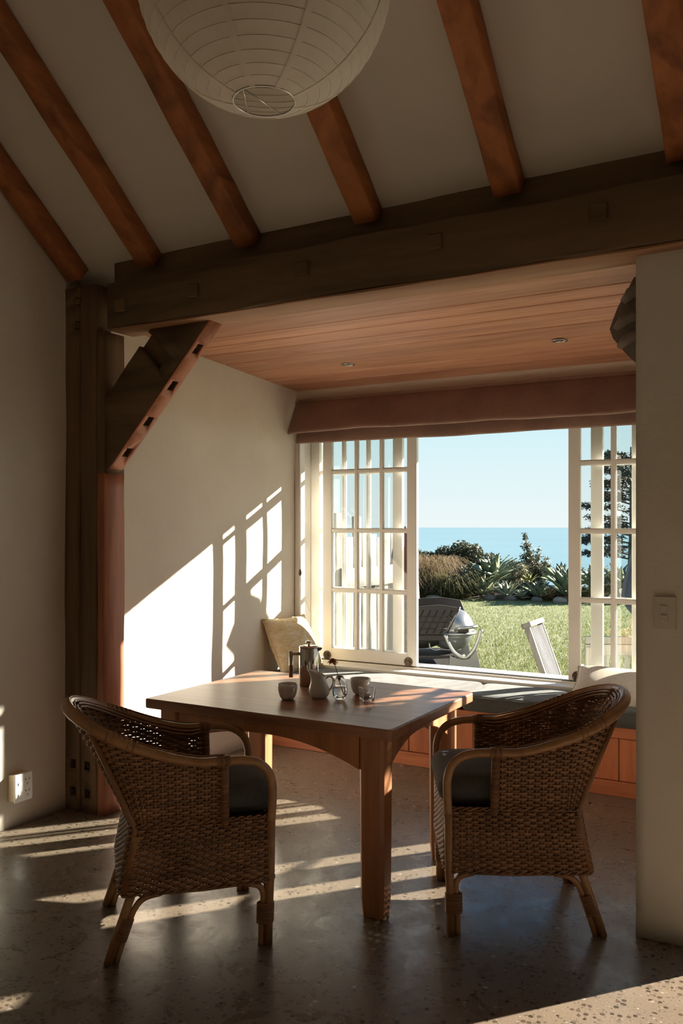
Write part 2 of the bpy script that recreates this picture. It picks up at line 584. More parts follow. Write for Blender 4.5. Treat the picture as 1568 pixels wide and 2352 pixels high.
M['grass_tawny'] = mat_leaf('tawny_grass', (0.120, 0.075, 0.030), (0.275, 0.210, 0.115))
M['grass_green'] = mat_leaf('dry_green_grass', (0.099, 0.090, 0.032), (0.207, 0.189, 0.081))
M['lawn_blade'] = mat_leaf('lawn_grass', (0.109, 0.130, 0.034), (0.210, 0.227, 0.084), 0.6, 0.35)
M['agave'] = mat_plain('agave_leaf', (0.120, 0.150, 0.090), 0.4, 0, 0.3, 5)
M['agave_pale'] = mat_plain('agave_leaf_pale', (0.216, 0.240, 0.168), 0.4, 0, 0.25, 5)
M['agave_yellow'] = mat_plain('agave_leaf_yellow', (0.190, 0.200, 0.070), 0.4, 0, 0.25, 5)
M['bark'] = mat_plain('bark', (0.13, 0.10, 0.075), 0.9, 0, 0.3, 20, 0.4)
M['rock'] = mat_plain('pale_rock', (0.260, 0.225, 0.180), 0.9, 0, 0.25, 12, 0.5)
M['rock_dark'] = mat_plain('brown_rock', (0.130, 0.115, 0.095), 0.9, 0, 0.3, 12, 0.5)
M['soil'] = mat_plain('soil', (0.035, 0.029, 0.021), 0.95, 0, 0.3, 6)
M['bbq_black'] = mat_plain('matte_black_plastic', (0.012, 0.010, 0.009), 0.65)
M['bbq_grey'] = mat_plain('grey_enamel', (0.130, 0.140, 0.145), 0.3, 0.3)
M['bbq_silver'] = mat_plain('cast_aluminium', (0.330, 0.342, 0.348), 0.32, 0.75)
M['umbrella'] = mat_fabric('navy_canvas', (0.020, 0.032, 0.055), (0.045, 0.07, 0.11), 60)
M['red_wood'] = mat_plain('dark_red_wood', (0.14, 0.045, 0.03), 0.6, 0, 0.5, 9)

def mat_lawn():
    t = NT('lawn_ground')
    v = t.coord()
    n = t.noise(v, 3.0, 6, 0.65)
    n2 = t.noise(v, 40, 4, 0.6)
    f = t.mix(0.5, n, n2)
    t.base(t.ramp(f, [(0.3, (0.10, 0.12, 0.045)), (0.5, (0.155, 0.178, 0.075)), (0.7, (0.20, 0.225, 0.11))])).rough(0.9).bump(f, 0.6, 0.05)
    return t.m
M['lawn'] = mat_lawn()

def mat_sea():
    t = NT('sea_water')
    v = t.coord((1, 1, 1))
    n = t.noise(v, 0.05, 5, 0.6)
    n2 = t.noise(v, 0.004, 3, 0.5)
    t.base(t.ramp(n2, [(0.3, (0.10, 0.20, 0.24)), (0.7, (0.125, 0.235, 0.275))])).rough(0.25)
    t.bump(n, 0.12, 0.6)
    t.b.inputs['IOR'].default_value = 1.33
    return t.m
M['sea'] = mat_sea()

# ------------------------------------------------------------------ room shell
def struct(name, m, mat, bevel=0.0, smooth=False):
    o = m.build(name, mat, None, smooth, bevel)
    o['kind'] = 'structure'
    return o

struct('floor', MB().box(-4.0, 4.2, -3.6, 5.75, -0.12, 0.0), M['floor'])
# left wall of the main room, slightly uneven hand-trowelled face
def uneven_wall(name, mat, axis, plane, back, u0, u1, z0, z1, amp, seed, nu=36, nzv=36, sgn=1, top=None):
    m = MB()
    for i in range(nu + 1):
        for j in range(nzv + 1):
            u = u0 + (u1 - u0) * i / nu
            z = z0 + (z1 - z0) * j / nzv
            if top is not None: z = z0 + (top(u) - z0) * j / nzv
            d = amp * (nz(u * 1.9 + 0.7 * z, seed) * 0.6 + nz(z * 1.6 - 0.5 * u, seed + 3) * 0.6)
            e = plane + d
            m.v.append((e, u, z) if axis == 'x' else (u, e, z))
    W = nzv + 1
    for i in range(nu):
        for j in range(nzv):
            m.f.append((i * W + j, (i + 1) * W + j, (i + 1) * W + j + 1, i * W + j + 1))
    # back face and rim
    o = len(m.v)
    m.v += [((back, u, z) if axis == 'x' else (u, back, z)) for u, z in
            ((u0, z0), (u1, z0), (u1, top(u1) if top else z1), (u0, top(u0) if top else z1))]
    m.f.append((o, o + 1, o + 2, o + 3))
    m.f.append(tuple([i * W for i in range(nu + 1)] + [o + 1, o]))
    m.f.append(tuple([i * W + nzv for i in range(nu + 1)] + [o + 2, o + 3]))
    m.f.append(tuple([j for j in range(W)] + [o + 3, o]))
    m.f.append(tuple([nu * W + j for j in range(W)] + [o + 2, o + 1]))
    ob = m.build(name, mat, None, True)
    ob['kind'] = 'structure'
    return ob

CEIL0, SLOPE, Y0 = 2.95, 0.832, 3.45
def ceil_z(y): return CEIL0 + SLOPE * (Y0 - y) if y > 0.4 else CEIL0 + SLOPE * (Y0 - 0.4) - 0.75 * (0.4 - y)
uneven_wall('wall_left', M['plaster'], 'x', -3.68, -3.95, -3.4, 3.52, 0.0, 5.6, 0.010, 1.0, 48, 30, top=lambda u: ceil_z(u) + 0.05)
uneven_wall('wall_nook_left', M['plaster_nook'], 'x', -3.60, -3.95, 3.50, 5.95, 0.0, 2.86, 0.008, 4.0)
struct('wall_rear', MB().box(-3.95, 4.2, -3.6, -3.4, 0, 3.2), M['plaster'])
struct('wall_right', MB().prism([(-3.4, 0), (3.52, 0), (3.52, 2.95), (0.4, 5.6), (-3.4, 2.75)], 'x', 4.0, 4.2), M['plaster'])
# pier beside the alcove and the wall beyond the garden door (door opening from x=-0.27 to 1.75)
uneven_wall('wall_pier', M['plaster'], 'y', 3.39, 3.60, -0.65, -0.27, 0.0, 2.66, 0.006, 8.0, 10, 30)
struct('wall_garden_side', MB().box(1.75, 4.0, 3.39, 3.6, 0, 3.0).box(-0.27, 1.75, 3.39, 3.6, 2.12, 2.66), M['plaster'])
# sloping ceiling, both pitches (solid slabs)
struct('ceiling', MB().prism([(3.62, ceil_z(3.62)), (0.4, ceil_z(0.4)), (-3.6, ceil_z(-3.6)), (-3.6, ceil_z(-3.6) + 0.2), (0.4, ceil_z(0.4) + 0.2), (3.62, ceil_z(3.62) + 0.2)], 'x', -3.95, 4.2), M['ceil_plaster'])
# alcove: window wall (above, below, beside the window), right wall with its own window
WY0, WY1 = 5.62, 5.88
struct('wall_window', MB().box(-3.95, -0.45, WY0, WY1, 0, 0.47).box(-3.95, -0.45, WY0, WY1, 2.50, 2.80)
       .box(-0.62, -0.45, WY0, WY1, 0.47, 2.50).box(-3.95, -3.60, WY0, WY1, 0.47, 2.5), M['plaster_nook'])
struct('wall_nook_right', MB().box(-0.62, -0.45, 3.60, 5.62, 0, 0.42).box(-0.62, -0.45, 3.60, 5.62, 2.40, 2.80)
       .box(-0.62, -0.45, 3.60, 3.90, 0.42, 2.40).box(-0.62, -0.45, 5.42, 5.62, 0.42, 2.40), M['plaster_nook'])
# roof over the alcove and its eave
struct('roof_nook', MB().box(-4.1, -0.40, 3.60, 5.75, 2.84, 2.94)
       .prism([(5.70, 2.84), (6.30, 2.30), (6.36, 2.35), (5.75, 2.96)], 'x', -4.4, -0.35)
       .prism([(-0.45, 2.44), (0.12, 1.92), (0.17, 1.97), (-0.45, 2.52)], 'y', 3.62, 6.36), M['weathered_x'])  # last prism: unseen side eave, added to cut sun at the side window

# alcove ceiling boards: gently falling towards the window
cn = empty('ceiling_nook', (0, 0, 0)); cn['kind'] = 'structure'
MB().box(-3.9, -0.46, 3.5, 5.63, 2.79, 2.84).build('ceiling_backing', M['bench_rail'], cn)
def nook_z(y): return 2.60 + 0.061 * (5.61 - y)
edges = [3.505, 3.67, 3.90, 4.144, 4.303, 4.475, 4.706, 4.944, 5.178, 5.39, 5.625]
for k in range(len(edges) - 1):
    a, b = edges[k] + 0.005, edges[k + 1] - 0.005
    MB().prism([(a, nook_z(a) + 0.006), (a + 0.006, nook_z(a)), (b - 0.006, nook_z(b)), (b, nook_z(b) + 0.006), (b, 2.795), (a, 2.795)], 'x', -3.62, -0.60).build('ceiling_board', M['board'], cn)

for k in range(1, len(edges) - 1):  # dark strips in the board gaps paint in the shadow of the joints
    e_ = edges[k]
    MB().box(-3.62, -0.60, e_ - 0.009, e_ + 0.009, nook_z(e_) + 0.009, nook_z(e_) + 0.02).build('joint_shade_strip', M['timber_dark'], cn)

# ------------------------------------------------------------------ timber frame
def bolt(m_nut, c, d, r=0.016, h=0.022):
    # hexagonal nut with a washer, axis d
    d = Vector(d).normalized()
    c = Vector(c)
    m_nut.tube([c, c + d * 0.004], r * 1.7, 16)
    m_nut.tube([c + d * 0.004, c + d * h], r, 6)
    m_nut.tube([c + d * h, c + d * (h + 0.01)], r * 0.55, 10)

post = empty('timber_post', (-3.56, 3.44, 0))
tag(post, 'dark hewn timber post in the corner behind the left wicker chair', 'post')
for (x0, x1, nm, sd) in ((-0.17, -0.012, 'post_timber', 1.0), (-0.010, 0.115, 'post_timber', 2.7)):
    m = MB(); hewn(m, ((x0 + x1) / 2, -0.006, 0), ((x0 + x1) / 2, -0.006, 2.86), x1 - x0, 0.115, (0, 1, 0), sd, 0.003, 30, 0.007)
    o = m.build(nm, M['timber_dark_z'], post, True)
    cx = (x0 + x1) / 2
    cs = []
    px_ = -0.060 if sd < 2 else 0.046
    for z in (0.255, 0.104):
        cs.append(MB().box(px_ - 0.021, px_ + 0.021, -0.1, -0.03, z - 0.024, z + 0.024))
    if sd < 2:
        for z in (2.784, 2.654):
            cs.append(MB().box(-0.042, -0.004, -0.1, -0.05, z - 0.02, z + 0.02))
    boolean_cut(o, cs)
    for z in (0.255, 0.104):
        mm = MB(); bolt(mm, (px_ + 0.006, -0.031, z), (0, -1, 0)); mm.build('bolt', M['iron'], o)
    if sd < 2:
        for z in (2.784, 2.654):
            MB().box(-0.038, -0.008, -0.068, -0.045, z - 0.016, z + 0.016).build('peg', M['timber_dark_z'], o, bevel=0.002)
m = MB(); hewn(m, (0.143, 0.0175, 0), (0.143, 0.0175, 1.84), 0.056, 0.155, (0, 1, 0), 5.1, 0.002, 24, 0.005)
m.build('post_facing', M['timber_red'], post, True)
m = MB(); hewn(m, (0.143, 0.0175, 1.84), (0.143, 0.0175, 2.60), 0.056, 0.155, (0, 1, 0), 6.1, 0.002, 12, 0.005)
m.build('post_upper', M['timber_dark_z'], post, True)

beam = empty('timber_beam', (-1.5, 3.405, 2.586))
tag(beam, 'heavy dark hewn beam spanning across the top of the window alcove', 'beam')
m = MB(); hewn(m, (-1.80, 0.0, 0.12), (1.35, 0.0, 0.12), 0.19, 0.24, (0, 0, 1), 3.3, 0.006, 60, 0.010)
bo = m.build('beam_timber', M['timber_dark'], beam, True)
m = MB(); hewn(m, (-1.79, 0.0, -0.004), (4.9, 0.0, -0.004), 0.18, 0.010, (0, 0, 1), 5.2, 0.003, 60, 0.002)
m.build('soffit_face', M['soffit'], beam, True)
for x, z in ((0.73, 0.155), (0.06, 0.15), (-0.59, 0.135), (-1.22, 0.12), (-1.70, 0.11)):
    mm = MB(); mm.box(x - 0.034, x + 0.034, -0.112, -0.08, z - 0.032, z + 0.032)
    mm.build('peg', M['timber_dark'], beam, bevel=0.006)
m = MB(); hewn(m, (-1.86, 0.055, 0.32), (4.9, 0.055, 0.32), 0.07, 0.17, (0, 0, 1), 9.3, 0.003, 60, 0.004)
m.build('top_plate', M['timber_dark'], beam, True)
m = MB(); hewn(m, (1.35, 0.0, 0.12), (4.9, 0.0, 0.12), 0.19, 0.24, (0, 0, 1), 3.9, 0.006, 30, 0.010)
m.build('beam_timber', M['timber_dark'], beam, True)

# knee brace: parallelogram in XZ
brace = empty('knee_brace', (-3.39, 3.44, 1.84))
tag(brace, 'diagonal timber knee brace with four bolt pockets between post and beam', 'brace')
A, B = Vector((0, 0, 0)), Vector((0.72, 0, 0.76))        # lower edge, post to beam
t_ = (B - A).normalized(); nrm = Vector((-t_.z, 0, t_.x))
m = MB(); hewn(m, A - t_ * 0.0 + nrm * 0.14, B + t_ * 0.0 + nrm * 0.14, 0.108, 0.28, nrm, 12.0, 0.004, 30, 0.006)
# trim the ends: plumb against post, level against beam
o = m.build('brace_timber', M['timber_dark'], brace, True)
ext = MB(); hewn(ext, A - t_ * 0.30 + nrm * 0.14, B + t_ * 0.30 + nrm * 0.14, 0.108, 0.28, nrm, 12.0, 0.004, 36, 0.006)
o.data = ext.mesh('brace_timber', True); o.data.materials.append(M['timber_dark'])
cs = [MB().box(-1.0, 0.0005, -0.3, 0.3, -1, 2.0), MB().box(-1, 2, -0.3, 0.3, 0.7595, 2.0)]
Mrot = Matrix((t_, Vector((0, 1, 0)), nrm)).transposed().to_4x4()
bolts = []
for (x, z) in ((0.59, 0.612), (0.42, 0.444), (0.25, 0.275), (0.10, 0.118)):
    s_ = Vector((x, 0, z)).dot(t_)
    c = MB().box(s_ - 0.03, s_ + 0.03, -0.022, 0.022, -0.05, 0.045, Mrot)
    cs.append(c); bolts.append(s_)
cs.append(MB().box(0.64, 0.735, -0.09, -0.012, 0.085, 0.31, Mrot))       # housing cut in the face
boolean_cut(o, cs[:1]); boolean_cut(o, cs[1:2]); boolean_cut(o, cs[2:])
for s_ in bolts:
    mm = MB(); bolt(mm, t_ * s_ + nrm * 0.044, -nrm, 0.012, 0.020); mm.build('bolt', M['steel'], o)
# lower face of the same timber, its red light painted into the colour
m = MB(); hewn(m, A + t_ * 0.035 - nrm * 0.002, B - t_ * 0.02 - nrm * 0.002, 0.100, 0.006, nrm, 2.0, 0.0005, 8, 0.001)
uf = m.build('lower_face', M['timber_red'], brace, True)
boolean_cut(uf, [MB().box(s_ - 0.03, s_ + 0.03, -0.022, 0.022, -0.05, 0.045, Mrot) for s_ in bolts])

# rafters
raf_x = [-3.666, -3.14, -2.51, -1.858, -1.203, -0.539, 0.12, 0.78]
raf_lab = ['darkest rafter running along the left wall, first from the left wall',
           'dark brown rafter, second from the left wall', 'brown rafter passing left behind the paper lantern',
           'orange brown rafter ending just right below the paper lantern', 'orange brown rafter with a split edge, second from right edge of picture',
           'orange rafter at the top right edge of the picture', 'rafter outside the right edge of the picture', 'far right rafter above the garden door']
du = Vector((0, -1, SLOPE)).normalized()
nu_ = Vector((0, -SLOPE, -1)).normalized()
for k, x in enumerate(raf_x):
    r = empty('rafter', (x + 0.055, 3.46, ceil_z(3.46)))
    tag(r, raf_lab[k], 'rafter', 'rafters under the sloping ceiling')
    p0 = nu_ * 0.045 + du * 0.04; p1 = nu_ * 0.045 + du * (3.06 / du.y * -1)
    mm = MB(); hewn(mm, p0, p1, 0.115, 0.09, nu_, k * 3.7 + 1, 0.004, 46, 0.006)
    mm.build('rafter_timber', M['rafter'], r, True)

# ------------------------------------------------------------------ windows
def make_sash(win, name, x0, x1, yc, z0, z1, ncol, rows_z, axis='x', catches=()):
    # sash lying in a plane; rows_z = glazing-bar centre heights; returns the stile/rail frame object
    th = 0.036; st = 0.078; rl_b = 0.088; rl_t = 0.075; bar = 0.024
    def P(u0, u1, v0, v1, w0, w1):
        return (u0, u1, v0, v1, w0, w1) if axis == 'x' else (v0, v1, u0, u1, w0, w1)
    fr = MB()
    fr.box(*P(x0, x0 + st, yc - th / 2, yc + th / 2, z0, z1))
    fr.box(*P(x1 - st, x1, yc - th / 2, yc + th / 2, z0, z1))
    fr.box(*P(x0 + st, x1 - st, yc - th / 2, yc + th / 2, z0, z0 + rl_b))
    fr.box(*P(x0 + st, x1 - st, yc - th / 2, yc + th / 2, z1 - rl_t, z1))
    sash = fr.build(name, M['white_paint'], win, bevel=0.003)
    gx0, gx1, gz0, gz1 = x0 + st, x1 - st, z0 + rl_b, z1 - rl_t
    cw = (gx1 - gx0) / ncol
    for i in range(1, ncol):
        c = gx0 + cw * i
        b = MB().box(*P(c - bar / 2, c + bar / 2, yc - th / 2, yc + th / 2, gz0, gz1))
        b.box(*P(c - bar / 2 - 0.006, c + bar / 2 + 0.006, yc - th / 4, yc + th / 4, gz0, gz1))
        b.build('glazing_bar', M['white_paint'], sash, bevel=0.002, seg=1)
    for z in rows_z:
        b = MB().box(*P(gx0, gx1, yc - th / 2 + 0.001, yc + th / 2 - 0.001, z - bar / 2, z + bar / 2))
        b.box(*P(gx0, gx1, yc - th / 4, yc + th / 4, z - bar / 2 - 0.006, z + bar / 2 + 0.006))
        b.build('glazing_bar', M['white_paint'], sash, bevel=0.002, seg=1)
    zs = [gz0] + list(rows_z) + [gz1]
    for i in range(ncol):
        for j in range(len(zs) - 1):
            a, b_ = gx0 + cw * i, gx0 + cw * (i + 1)
            MB().box(*P(a, b_, yc - 0.0015, yc + 0.0015, zs[j], zs[j + 1])).build('pane', M['pane'], sash)
    for cxx in catches:
        c = MB(); c.tube([(cxx, yc - th / 2 - 0.006, z0 + 0.030), (cxx, yc - th / 2, z0 + 0.030)], 0.034, 24)
        c.tube([(cxx, yc - th / 2 - 0.014, z0 + 0.026), (cxx, yc - th / 2 - 0.006, z0 + 0.026)], 0.017, 16)
        co = c.build('roller_catch', M['bronze'], sash, bevel=0.0015)
        for q in (90, 205, 335):
            sx, sz = 0.026 * math.cos(R(q)), 0.026 * math.sin(R(q))
            MB().sphere((cxx + sx, yc - th / 2 - 0.007, z0 + 0.030 + sz), 0.004, 8, 6).build('screw', M['steel'], sash)
    return sash

win1 = empty('window_1', (0, 0, 0)); win1['kind'] = 'structure'
rows = [1.070, 1.525, 1.975]
ZS0, ZS1 = 0.535, 2.47
fr = MB().box(-3.60, -3.585, 5.66, 5.88, 0.47, 2.5).box(-0.635, -0.62, 5.66, 5.88, 0.47, 2.5).box(-3.60, -0.62, 5.66, 5.88, 2.475, 2.5)
fr.build('window_frame', M['white_paint'], win1)
MB().box(-3.60, -3.555, 5.585, 5.66, 0.50, 2.5).build('window_architrave', M['plastic_tan'] if False else M['white_paint'], win1, bevel=0.004)
MB().box(-0.665, -0.62, 5.585, 5.66, 0.50, 2.5).build('window_architrave', M['white_paint'], win1, bevel=0.004)
MB().box(-3.60, -0.62, 5.575, 5.70, 0.475, 0.515).build('window_sill', M['white_paint'], win1, bevel=0.005)
MB().box(-3.60, -0.62, 5.70, 5.93, 0.44, 0.528).build('sliding_track', M['white_paint'], win1, bevel=0.003)
MB().box(-3.58, -0.64, 5.72, 5.76, 0.528, 0.533).build('track_rail', M['bronze'], win1)
make_sash(win1, 'sash', -3.43, -2.635, 5.74, ZS0, ZS1, 3, rows, catches=(-3.39, -2.70))
make_sash(win1, 'sash', -1.53, -0.735, 5.74, ZS0, ZS1, 3, rows, catches=(-1.47, -0.78))
make_sash(win1, 'sash', -3.58, -2.785, 5.81, ZS0, ZS1, 3, rows)
make_sash(win1, 'sash', -1.40, -0.64, 5.81, ZS0, ZS1, 3, rows)

win2 = empty('window_2', (0, 0, 0)); win2['kind'] = 'structure'
MB().box(-0.655, -0.45, 3.90, 5.42, 0.405, 0.435).build('window_sill', M['white_paint'], win2, bevel=0.004)
make_sash(win2, 'sash', 3.90, 4.66, -0.53, 0.435, 2.40, 3, [0.95, 1.43, 1.91], axis='y')
make_sash(win2, 'sash', 4.66, 5.42, -0.53, 0.435, 2.40, 3, [0.95, 1.43, 1.91], axis='y')

# glazed garden door beside the pier (just outside the picture): frame and leaf
door1 = empty('door_1', (0, 0, 0)); door1['kind'] = 'structure'
MB().box(-0.27, -0.24, 3.45, 3.58, 0, 2.12).box(1.72, 1.75, 3.45, 3.58, 0, 2.12).box(-0.27, 1.75, 3.45, 3.58, 2.09, 2.12).build('door_frame', M['white_paint'], door1, bevel=0.003)

# ------------------------------------------------------------------ window seat
bench = empty('window_seat', (-2.1, 5.35, 0))
tag(bench, 'red wood panelled window seat base running under the window', 'bench')
bx0, bx1 = -1.49, 1.47
MB().box(bx0, bx1, -0.255, -0.225, 0.335, 0.398).build('top_rail', M['bench_rail'], bench, bevel=0.004)
MB().box(bx0, bx1, -0.258, -0.228, 0.0, 0.085).build('bottom_rail', M['bench_rail'], bench, bevel=0.004)
MB().box(bx0, bx1, -0.225, 0.24, 0.375, 0.398).build('seat_board', M['bench_rail'], bench)
nb = 20; bw = (bx1 - bx0) / nb
pan = MB().box(bw * -0.5 + 0.002, bw * 0.5 - 0.002, -0.245, -0.228, 0.087, 0.333).mesh('panel_board')
pan.materials.append(M['bench_wood'])
for k in range(nb):
    o = bpy.data.objects.new('panel_board', pan); COL.objects.link(o); o.parent = bench
    o.location = (bx0 + bw * (k + 0.5), 0, 0)
    md = o.modifiers.new('bevel', 'BEVEL'); md.width = 0.004; md.segments = 1

def cushion_mesh(m, sx, sy, h, n=26, edge=0.045, puff=0.012, seed=0.0, wob=0.0):
    # rounded slab, centred in xy, z 0..h
    o = len(m.v)
    def rr(t, L):
        return t
    N = 48
    levels = []
    K = 8
    for k in range(K + 1):
        a = math.pi * k / K
        ins = edge * 0.45 * (1 - math.sin(a))
        z = h / 2 - (h / 2) * math.cos(a)
        levels.append((ins, z))
    def ring(ins, z):
        pts = []
        rc = 0.05
        ax, ay = sx / 2 - ins, sy / 2 - ins
        segs = [(ax - rc, ay - rc, 0), (-ax + rc, ay - rc, 90), (-ax + rc, -ay + rc, 180), (ax - rc, -ay + rc, 270)]
        for (cx, cy, a0) in segs:
            for q in range(6):
                a = R(a0 + 90 * q / 5)
                pts.append((cx + rc * math.cos(a), cy + rc * math.sin(a)))
        # subdivide straight runs
        out = []
        for i in range(len(pts)):
            p, q = pts[i], pts[(i + 1) % len(pts)]
            L = math.hypot(q[0] - p[0], q[1] - p[1])
            nsub = 10 if (i % 6) == 5 else 1
            for s_ in range(nsub):
                out.append((p[0] + (q[0] - p[0]) * s_ / nsub, p[1] + (q[1] - p[1]) * s_ / nsub))
        return [(x, y, z + wob * nz(x * 5 + y * 3, seed)) for x, y in out]
    rings = [ring(i, z) for i, z in levels]
    # top and bottom inner rings for puff
    for f in (0.75, 0.45, 0.0):
        r0 = rings[K]
        rings.append([(x * f, y * f, h + puff * (1 - f * f) + wob * nz(x * f * 5 + y * f * 3, seed)) for x, y, z in r0])
    n = len(rings[0])
    for rg in rings: m.v.extend(rg)
    for i in range(len(rings) - 1):
        for k in range(n):
            m.f.append((o + i * n + k, o + i * n + (k + 1) % n, o + (i + 1) * n + (k + 1) % n, o + (i + 1) * n + k))
    m.f.append(tuple(o + k for k in range(n))[::-1])
    return m

for (xa, xb, lab, sd) in ((-3.585, -2.05, 'long charcoal seat cushion on the window seat behind the table', 1), (-2.045, -0.645, 'long charcoal seat cushion on the window seat beside the right wicker chair', 4)):
    c = empty('seat_cushion', ((xa + xb) / 2, 5.325, 0.3985))
    tag(c, lab, 'cushion', 'charcoal cushions on the window seat')
    cushion_mesh(MB(), xb - xa, 0.50, 0.10, puff=0.008, seed=sd, wob=0.002).build('cushion_cover', M['charcoal'], c, True)
    zip_ = MB(); w2, h2 = (xb - xa) / 2 - 0.02, 0.25 - 0.02
    pts = []
    for (cx, cy, a0) in ((w2 - .03, h2 - .03, 0), (-w2 + .03, h2 - .03, 90), (-w2 + .03, -h2 + .03, 180), (w2 - .03, -h2 + .03, 270)):
        for q in range(5):
            a = R(a0 + 22.5 * q); pts.append((cx + .045 * math.cos(a), cy + .045 * math.sin(a), 0.088))
    zip_.tube(pts, 0.004, 6, closed=True).build('piping', M['charcoal'], c, True)

# ------------------------------------------------------------------ loose pillows
def pillow(name, w, h, t, mat, seed, loc, rot, label, group=None):
    n = 26
    m = MB()
    def surf(sgn):
        o = len(m.v)
        for i in range(n + 1):
            for j in range(n + 1):
                u, v = 2 * i / n - 1, 2 * j / n - 1
                pinch = 1 - 0.07 * (1 - u * u) * abs(v) ** 3
                pinch2 = 1 - 0.07 * (1 - v * v) * abs(u) ** 3
                e = max(0.0, (1 - abs(u) ** 2.6)) ** 0.55 * max(0.0, (1 - abs(v) ** 2.6)) ** 0.55
                wr = 0.010 * nz(u * 4 + v * 2.2, seed) * e + 0.006 * nz(v * 6 - u * 3, seed + 2) * e
                m.v.append((u * w / 2 * pinch2, sgn * (t / 2 * e + (wr if sgn > 0 else -wr * 0) * 1), v * h / 2 * pinch))
        for i in range(n):
            for j in range(n):
                a = o + i * (n + 1) + j
                m.f.append((a, a + n + 1, a + n + 2, a + 1))
    surf(-1); surf(1)
    e = empty(name, loc); e.rotation_euler = rot
    tag(e, label, 'pillow', group)
    me = m.mesh('pillow_cover', True)
    bm = bmesh.new(); bm.from_mesh(me); bmesh.ops.remove_doubles(bm, verts=bm.verts, dist=0.0005)
    bmesh.ops.recalc_face_normals(bm, faces=bm.faces); bm.to_mesh(me); bm.free()
    me.polygons.foreach_set('use_smooth', [True] * len(me.polygons))
    me.materials.append(mat)
    o = bpy.data.objects.new('pillow_cover', me); COL.objects.link(o); o.parent = e
    sm = MB(); pts = []
    for (a, b) in ((0, 0), (1, 0), (2, 0), (3, 0)):
        for q in range(n):
            s_ = 2 * q / n - 1
            u, v = ((s_, -1), (1, s_), (-s_, 1), (-1, -s_))[a]
            pts.append((u * w / 2 * (1 - 0.07 * (1 - v * v) * abs(u) ** 3), 0, v * h / 2 * (1 - 0.07 * (1 - u * u) * abs(v) ** 3)))
    sm.tube(pts, 0.0045, 6, closed=True).build('seam', mat, e, True)
    return e

pillow('throw_pillow', 0.47, 0.43, 0.18, M['yellow'], 1.0, (-3.465, 5.36, 0.69), (R(-27), R(0), R(82)), 'yellow and cream patterned pillow leaning in the corner of the window seat')
pillow('throw_pillow', 0.56, 0.42, 0.18, M['linen'], 3.0, (-1.12, 5.37, 0.565), (R(-72), R(7), R(8)), 'oatmeal woven pillow lying against the sill behind the right wicker chair')

# ------------------------------------------------------------------ roman blinds
blind = empty('roman_blind', (-2.1, 5.6, 2.18))
tag(blind, 'brown linen roman blind drawn up across the top of the window', 'blind')
def blind_sheet(prof, x0, x1, nx, sag, seed, thick=0.006):
    m = MB(); K = len(prof)
    for side in (0, 1):
        for i in range(nx + 1):
            x = x0 + (x1 - x0) * i / nx
            for k, (y, z, w) in enumerate(prof):
                dy = w * 0.018 * nz(x * 2.2, seed) ; dz = w * (sag * nz(x * 1.4, seed + 1))
                m.v.append((x, y + dy + (thick if side else 0), z + dz))
    o2 = (nx + 1) * K
    for i in range(nx):
        for k in range(K - 1):
            a = i * K + k
            m.f.append((a, a + K, a + K + 1, a + 1))
            m.f.append((o2 + a, o2 + a + 1, o2 + a + K + 1, o2 + a + K))
        a = i * K; m.f.append((a, o2 + a, o2 + a + K, a + K))
        a = i * K + K - 1; m.f.append((a, a + K, o2 + a + K, o2 + a))
    for i in (0, nx):
        for k in range(K - 1):
            a = i * K + k; m.f.append((a, a + 1, o2 + a + 1, o2 + a))
    return m
prof = [(-0.02, 0.335, 0), (-0.045, 0.31, 0.1), (-0.075, 0.26, 0.2), (-0.105, 0.20, 0.4), (-0.135, 0.14, 0.7), (-0.155, 0.100, 1), (-0.158, 0.085, 1), (-0.145, 0.076, 1), (-0.115, 0.085, 1), (-0.075, 0.11, 0.5), (-0.05, 0.14, 0.2)]
blind_sheet(prof, -1.47, 1.45, 60, 0.010, 2.0).build('front_fold', M['blind'], blind, True)
prof2 = [(-0.045, 0.15, 0), (-0.06, 0.10, 0.3), (-0.068, 0.05, 0.6), (-0.07, 0.015, 0.8), (-0.062, 0.003, 0.8), (-0.05, 0.012, 0.7), (-0.045, 0.06, 0.3)]
blind_sheet(prof2, -1.45, 1.44, 60, 0.007, 4.0).build('hem_fold', M['blind'], blind, True)
MB().box(-1.46, 1.46, -0.03, 0.018, 0.315, 0.345).build('headrail', M['blind'], blind, bevel=0.004)
pc = empty('x'); bpy.data.objects.remove(pc)
MB().tube([(-1.43, -0.062, 0.02), (-1.43, -0.058, -0.5), (-1.425, -0.055, -0.95)], 0.0022, 6).build('pull_cord', M['cord'], blind, True)
MB().lathe([(0, 0.0), (0.008, 0.004), (0.012, 0.02), (0.009, 0.04), (0.004, 0.05), (0, 0.052)], 12, (-1.425, -0.055, -1.0)).build('cord_weight', M['bronze'], blind, True)
MB().tube([(-1.425, -0.055, -1.0), (-1.42, -0.05, -1.05), (-1.36, -0.055, -1.22), (-1.27, -0.06, -1.40), (-1.25, -0.03, -1.47)], 0.0012, 5).build('tail_cord', M['cord'], blind, True)

